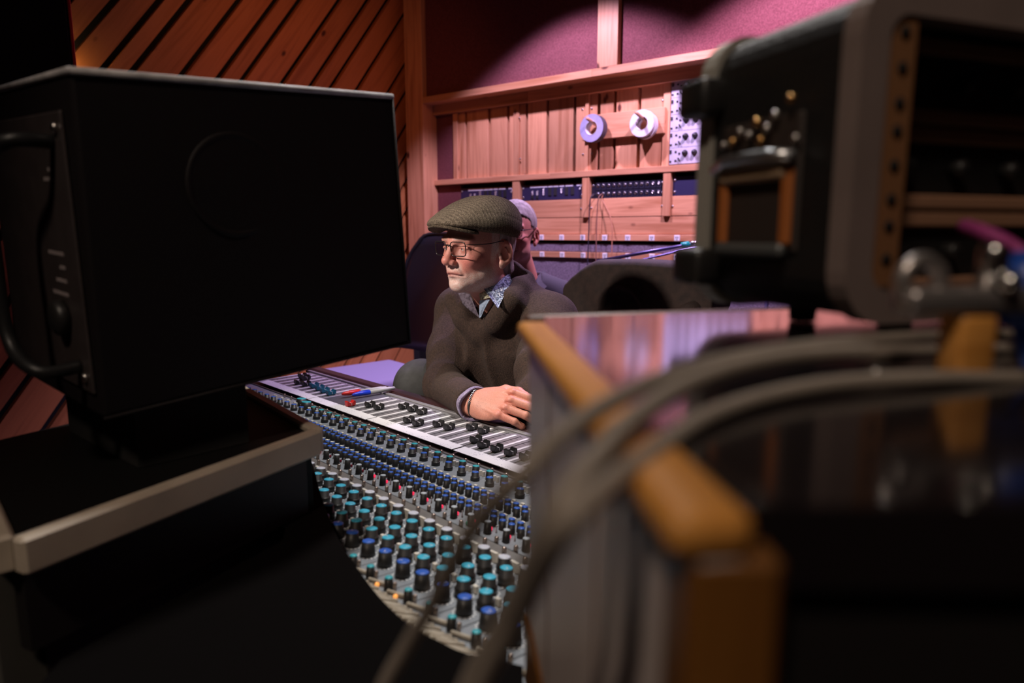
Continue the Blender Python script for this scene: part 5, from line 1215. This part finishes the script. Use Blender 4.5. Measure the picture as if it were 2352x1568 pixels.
# ================================================================ second person, behind the first
H2 = frame(P3(0.012, 2.62, -0.024), Vector((-math.sin(R(16)), -math.cos(R(16)), -0.03)), z=Vector((0, 0, 1)))
B2M = frame(P3(0.055, 2.70, -0.30), Vector((-0.20, -0.98, 0)), z=UPV)
P2B = T(Vector((0.055, 2.75, 0)))
g = G((-0.125, -0.105, -0.205), (0.142, 0.105, 0.150), 0.0030)
nk2 = tuple((H2.inverted() @ B2M) @ Vector((0.0, 0, 0.08)))
d = head_sdf(g, ((-0.012, 0, -0.055), nk2), 0.053); qP, qF = nets(g, d); qP = relax(qP, qF, 1, 0.4)
gb = G((-0.30, -0.30, -0.55), (0.55, 0.34, 0.16), 0.014)
db = s_cap(gb, (-0.10, 0, -0.40), (0.0, 0, 0.0), 0.11, 0.09, 1.3)
for s_ in (-1, 1): db = smin(db, s_chain(gb, [((0.0, s_*0.17, 0.03), 0.042), ((0.06, s_*0.25, -0.24), 0.036), ((0.27, s_*0.16, -0.30), 0.026), ((0.34, s_*0.12, -0.32), 0.032)], 0.02), 0.03)
db = smin(db, s_cap(gb, (0, 0, 0), (0.01, 0, 0.10), 0.055, 0.05), 0.04); bP, bF = nets(gb, db)
me = soft_mesh('person', np.concatenate([xf(qP, P2B.inverted() @ H2), xf(bP, P2B.inverted() @ B2M)]), np.concatenate([qF, bF+len(qP)]), P2B, SKIN, np.concatenate([skin_cols(qP, (0.50, 0.20, 0.15), 0.2), np.tile(np.array((0.50, 0.20, 0.15)), (len(bP), 1))]))
p2 = bpy.data.objects.new('person', me); link(p2, P2B)
tag(p2, 'grey-haired person in a dark collared shirt half hidden behind the flat cap', 'person', 'people in the control room')
WHAIR = mat('white_hair', (0.26, 0.225, 0.215), 0.7, var=0.3, vscale=50, bump=0.9, bscale=380, stretch=(1, 1, 0.25))
g = G((-0.125, -0.10, -0.07), (0.11, 0.10, 0.16), 0.0034)
d = s_ell(g, (-0.010, 0, 0.055), (0.103, 0.0795, 0.092)); d = smax(d, g.X-(-0.020+0.055*sstep(0.025, 0.05, g.Z)+0.06*sstep(0.06, 0.11, g.Z)), 0.012); d = smax(d, -0.05-g.Z, 0.006)
d = smax(d, -s_ell(g, (-0.010, 0.083, 0.003), (0.026, 0.02, 0.036)), 0.004)+0.0012*np.sin(g.X*300+g.Z*60)*np.sin(g.Y*280)
soft('hair', g, d, WHAIR, H2, p2, 1)
gl2 = empty('glasses', H2 @ T((0.105, 0, 0.03)), parent=p2)
for sy in (1, -1):
    ML = H2 @ T((0.108, sy*0.032, 0.026)); L_ = [(0, y_, z_) for y_, z_ in rrect(-0.024, 0.024, -0.017, 0.016, 0.009, 4)]
    MB().tube(L_, 0.0013, 6, closed=True).build('rim', FRM, ML, gl2)
    MB().tube(spline([(0.104, sy*0.057, 0.034), (0.05, sy*0.076, 0.037), (0.0, sy*0.080, 0.041), (-0.024, sy*0.077, 0.022)], 5), 0.0016, 6).build('temple', FRM, H2, gl2)
MB().tube([(0.110, 0.008, 0.03), (0.112, 0, 0.032), (0.110, -0.008, 0.03)], 0.0015, 6).build('bridge', FRM, H2, gl2)
SHIRT = mat('charcoal_cotton', (0.045, 0.040, 0.052), 0.9, bump=0.3, bscale=300)
g = G((-0.34, -0.36, -0.52), (0.36, 0.36, 0.20), 0.0085)
d = s_cap(g, (-0.12, 0, -0.42), (-0.02, 0, -0.05), 0.145, 0.115, 1.25); d = smin(d, s_cap(g, (-0.02, 0, -0.05), (0, 0, 0.05), 0.112, 0.07, 1.4), 0.05)
for s_ in (-1, 1):
    d = smin(d, s_cap(g, (-0.02, s_*0.05, 0.10), (0, s_*0.17, 0.035), 0.05, 0.064), 0.04)
    d = smin(d, s_chain(g, [((0, s_*0.17, 0.03), 0.064), ((0.06, s_*0.25, -0.24), 0.054), ((0.25, s_*0.17, -0.295), 0.042)], 0.025), 0.03)
d = smax(d, -s_cap(g, (0.015, 0, 0.08), (0.05, 0, 0.22), 0.056, 0.075), 0.006)
d = d+0.003*np.sin(g.X*50+g.Z*45+2*np.sin(g.Y*20))
soft('shirt', g, d, SHIRT, B2M, p2, 2)
for s_ in (-1, 1):
    A_ = [(-0.035, s_*0.062, 0.150), (0.070, s_*0.030, 0.105), (0.105, s_*0.065, 0.060), (-0.01, s_*0.105, 0.115)]
    b = MB(); nn = Vector((0.3, s_*0.7, 0.6)).normalized()*0.003
    vv_ = [Vector(p) for p in A_]; b.add(vv_+[p+nn for p in vv_], [(0, 1, 2, 3), (7, 6, 5, 4), (0, 4, 5, 1), (1, 5, 6, 2), (2, 6, 7, 3), (3, 7, 4, 0)]); b.build('collar_leaf', SHIRT, B2M, p2)
g = G((-0.34, -0.30, -0.95), (0.52, 0.30, -0.30), 0.013)
d = s_cap(g, (-0.12, 0, -0.44), (-0.06, 0, -0.42), 0.14, 0.13, 1.2)
for s_ in (-1, 1): d = smin(d, s_chain(g, [((-0.10, s_*0.09, -0.44), 0.09), ((0.34, s_*0.13, -0.42), 0.068), ((0.34, s_*0.13, -0.86), 0.05)], 0.04), 0.05)
soft('trousers', g, d, mat('dark_trousers', (0.02, 0.02, 0.025), 0.9), B2M, p2, 1)
for s_ in (-1, 1): MB().ball((0.40, s_*0.13, -0.885), (0.13, 0.045, 0.034), 12, 8).build('shoe', BLACKM, B2M, p2)

# ================================================================ chairs
MESHM = weave('chair_mesh', (0.006, 0.006, 0.006), (0.16, 0.15, 0.11), 75, bump=0.4)
LEATH = mat('black_leather', (0.010, 0.010, 0.013), 0.38, bump=0.3, bscale=160)
def office_chair(M, label, seatm, backm, seat_z=0.47, back_top=1.10, back_w=0.44, group='office chairs', arms=True, recline=0.10):
    """local x forward, y left, z up from the floor"""
    e = empty('office_chair', M, label, 'chair', group)
    b = MB(); b.box((-0.22, -0.24, seat_z-0.075), (0.26, 0.24, seat_z), 0.035, seg=4); b.build('seat', seatm, M, e)
    v = []; f = []; n = 10
    for s_ in (0, 1):
        for i in range(n+1):
            for j in range(n+1):
                w_ = -1+2*i/n; t = j/n; z = seat_z+0.06+(back_top-seat_z-0.06)*t
                hw = back_w/2*(1-0.10*t**3)*(1-0.25*max(0, t-0.85)/0.15*abs(w_)**3)
                v.append((-0.24-recline*t-0.045*(1-w_*w_)+0.03*math.sin(math.pi*t)-0.018*s_, w_*hw, z-0.03*abs(w_)**4*t))
    N = (n+1)**2
    for i in range(n):
        for j in range(n):
            a = i*(n+1)+j; f.append((a, a+n+1, a+n+2, a+1)); f.append((N+a+1, N+a+n+2, N+a+n+1, N+a))
    for i in range(n):
        for a, c in ((i*(n+1), (i+1)*(n+1)), ((i+1)*(n+1)+n, i*(n+1)+n), (i+1, i), (n*(n+1)+i, n*(n+1)+i+1)): f.append((c, a, N+a, N+c))
    MB().add(v, f, 0, True).build('backrest', backm, M, e)
    out = [v[j] for j in range(n+1)]+[v[i*(n+1)+n] for i in range(1, n+1)]+[v[n*(n+1)+j] for j in range(n-1, -1, -1)]
    MB().tube([(p[0]-0.009, p[1], p[2]) for p in out], 0.013, 8).build('back_frame', PLAST, M, e)
    MB().tube(spline([(-0.05, 0, seat_z-0.09), (-0.26, 0, seat_z-0.08), (-0.335, 0, seat_z+0.06), (-0.36, 0, seat_z+0.28)], 5), 0.022, 8).build('back_bar', PLAST, M, e)
    if arms:
        for s_ in (-1, 1):
            a = MB().tube(spline([(0.02, s_*0.22, seat_z-0.06), (0.02, s_*0.29, seat_z-0.05), (0.02, s_*0.295, seat_z+0.18)], 5), 0.014, 8).build('arm_post', PLAST, M, e)
            MB().box((-0.12, s_*0.295-0.035, seat_z+0.18), (0.14, s_*0.295+0.035, seat_z+0.21), 0.012, seg=3).build('armrest', RUBBER, M, e)
    MB().lathe([(0.028, 0.10), (0.028, 0.24), (0.020, 0.24), (0.020, seat_z-0.075)], 14).build('gas_lift', PLAST, M, e)
    for k in range(5):
        a = 2*math.pi*k/5+0.3; d_ = Vector((math.cos(a), math.sin(a), 0))
        MB().tube([d_*0.02+Vector((0, 0, 0.12)), d_*0.18+Vector((0, 0, 0.10)), d_*0.30+Vector((0, 0, 0.075))], [0.026, 0.02, 0.016], 8).build('base_leg', PLAST, M, e)
        cs = MB().tube([d_*0.30+Vector((0, 0, 0.03))+d_.cross(UPV)*q for q in (-0.02, 0.02)], 0.030, 12).build('caster', RUBBER, M, e)
    return e
def chair_at(p, fwd): return frame(Vector((p[0], p[1], 0)), Vector((fwd[0], fwd[1], 0)), z=UPV)
cc = CON(1.28, 1.52, -EYE)
ch1 = office_chair(chair_at(cc, -VV), 'mesh backed office chair under the brown jacket behind the engineer', MESHM, MESHM, 0.42, 1.115, 0.46)
PURPS = mat('pale_grey_upholstery', (0.26, 0.23, 0.36), 0.85, bump=0.3, bscale=300)
ch2 = office_chair(chair_at((-0.68, 3.40, 0), (-0.75, -0.66)), 'black backed chair with a pale seat glowing violet left of the engineer', PURPS, LEATH, 0.53, 1.21, 0.50, recline=0.14, arms=False)
cp = B2M @ Vector((-0.06, 0, 0))
ch3 = office_chair(chair_at((cp.x, cp.y, 0), (-0.20, -0.98)), 'dark chair carrying the grey-haired person at the back', LEATH, LEATH, 0.35, 0.82, 0.42, arms=False)

# brown jacket hung over the engineer's chair
JM = WM[ch1] @ T((-0.345, 0.0, 0.0))
JK = mat('brown_suede', (0.015, 0.0080, 0.0055), 0.85, col2=(0.029, 0.0155, 0.0110), vscale=40, bump=0.4, bscale=300)
g = G((-0.13, -0.33, 0.60), (0.17, 0.33, 1.18), 0.0065)
hw = 0.285-0.10*sstep(1.02, 1.16, g.Z)
d = np.maximum(np.abs(g.Y)-hw, np.abs(g.X-0.012-0.10*(g.Z-1.1)*-0.6)-0.062); d = smax(d, g.Z-(1.135-0.9*np.clip(np.abs(g.Y-0.02)-0.17, 0, 1)**1.3-0.03*np.abs(g.Y)), 0.03); d = smax(d, 0.66-g.Z, 0.03)
arch = s_cap(g, (0.09, -0.030, 0.62), (0.09, -0.035, 0.955), 0.085, 0.080); d = smax(d, -arch, 0.012)
d = smax(d, -s_cap(g, (-0.02, 0.0, 0.60), (-0.055, 0.0, 1.075), 0.03, 0.028, 7.0), 0.004)
arch2 = np.abs(s_cap(g, (0.07, -0.030, 0.62), (0.07, -0.035, 0.955), 0.098, 0.094)); d = d-0.012*np.exp(-(arch2/0.009)**2)*sstep(0.02, 0.06, g.X)
d = d+0.006*np.sin(g.Y*42+g.Z*10+1.5*np.sin(g.Z*12))*sstep(1.10, 0.95, g.Z)
jk = soft('jacket', g, d, JK, JM, None, 2, label='brown jacket draped over the mesh chair back', cat='jacket')
sl = spline([(0.060, 0.20, 1.00), (0.075, 0.245, 0.92), (0.080, 0.262, 0.80), (0.080, 0.262, 0.66)], 6)
b = MB(); n_ = len(sl); b.tube(sl, [0.040+0.006*math.sin(i*0.9) for i in range(n_)], 14); b.build('sleeve', JK, JM, jk)

# ================================================================ microphone stand with a boom
POLE = mat('boom_metal', (0.16, 0.14, 0.30), 0.3, 0.8); TEALC = mat('teal_clip', (0.01, 0.34, 0.30), 0.4)
a = at(1370, 600, 2.95); c = at(1640, 551, 2.95); dv = (c-a).normalized(); c2 = c+dv*0.25
foot = Vector((c2.x, c2.y, 0))
e = empty('microphone_stand', T(foot), 'boom microphone stand with a teal clip along the back wall', 'stand')
Mx = frame(a, dv, z=UPV); Lb = (c2-a).length
MB().tube([(0, 0, 0), (Lb+0.05, 0, 0)], 0.0075, 10).build('boom', POLE, Mx, e)
cl = (at(1574, 563, 2.95)-a).length
MB().tube([(cl-0.016, 0, 0), (cl+0.016, 0, 0)], 0.015, 12).build('clip', TEALC, Mx, e)
MB().tube([(cl+0.02, 0, 0), (cl+0.07, 0, 0)], 0.0115, 12).build('clutch', STEEL, Mx, e)
MB().tube(spline([tuple(at(1455, 601, 2.93)-a), tuple(at(1520, 586, 2.93)-a), tuple(at(1585, 571, 2.93)-a), tuple(at(1640, 565, 2.93)-a)], 5), 0.005, 8).build('boom_lead', POLE, T(a), e)
MB().tube([(0, 0, 0.06), (0, 0, c2.z)], 0.010, 10).build('upright', POLE, T(foot), e)
MB().lathe([(0.022, -0.03), (0.022, 0.03)], 14).build('swivel', PLAST, T(c2), e)
for k in range(3):
    t_ = 2*math.pi*k/3; MB().tube([(0, 0, 0.16), (0.30*math.cos(t_), 0.30*math.sin(t_), 0.012)], 0.008, 8).build('tripod_leg', POLE, T(foot), e)

# small lamp glowing on the left wall behind the near speaker
lp = WB(3.60, 1.33, 0.715); M = frame(lp, LX @ Vector((0, 1, 0)), z=UPV)
e = empty('wall_lamp', M, 'small warm lamp on the diagonal boards behind the speaker', 'lamp')
MB().lathe([(0.022, -0.05), (0.030, -0.045), (0.030, -0.01), (0.020, 0.0)], 18).build('lamp_body', STEEL, M, e)
MB().ball((0, 0, 0.012), 0.013, 12, 8).build('bulb', mat('warm_bulb', (1, 0.8, 0.5), 0.4, emit=(1.0, 0.62, 0.25), estr=160), M, e)
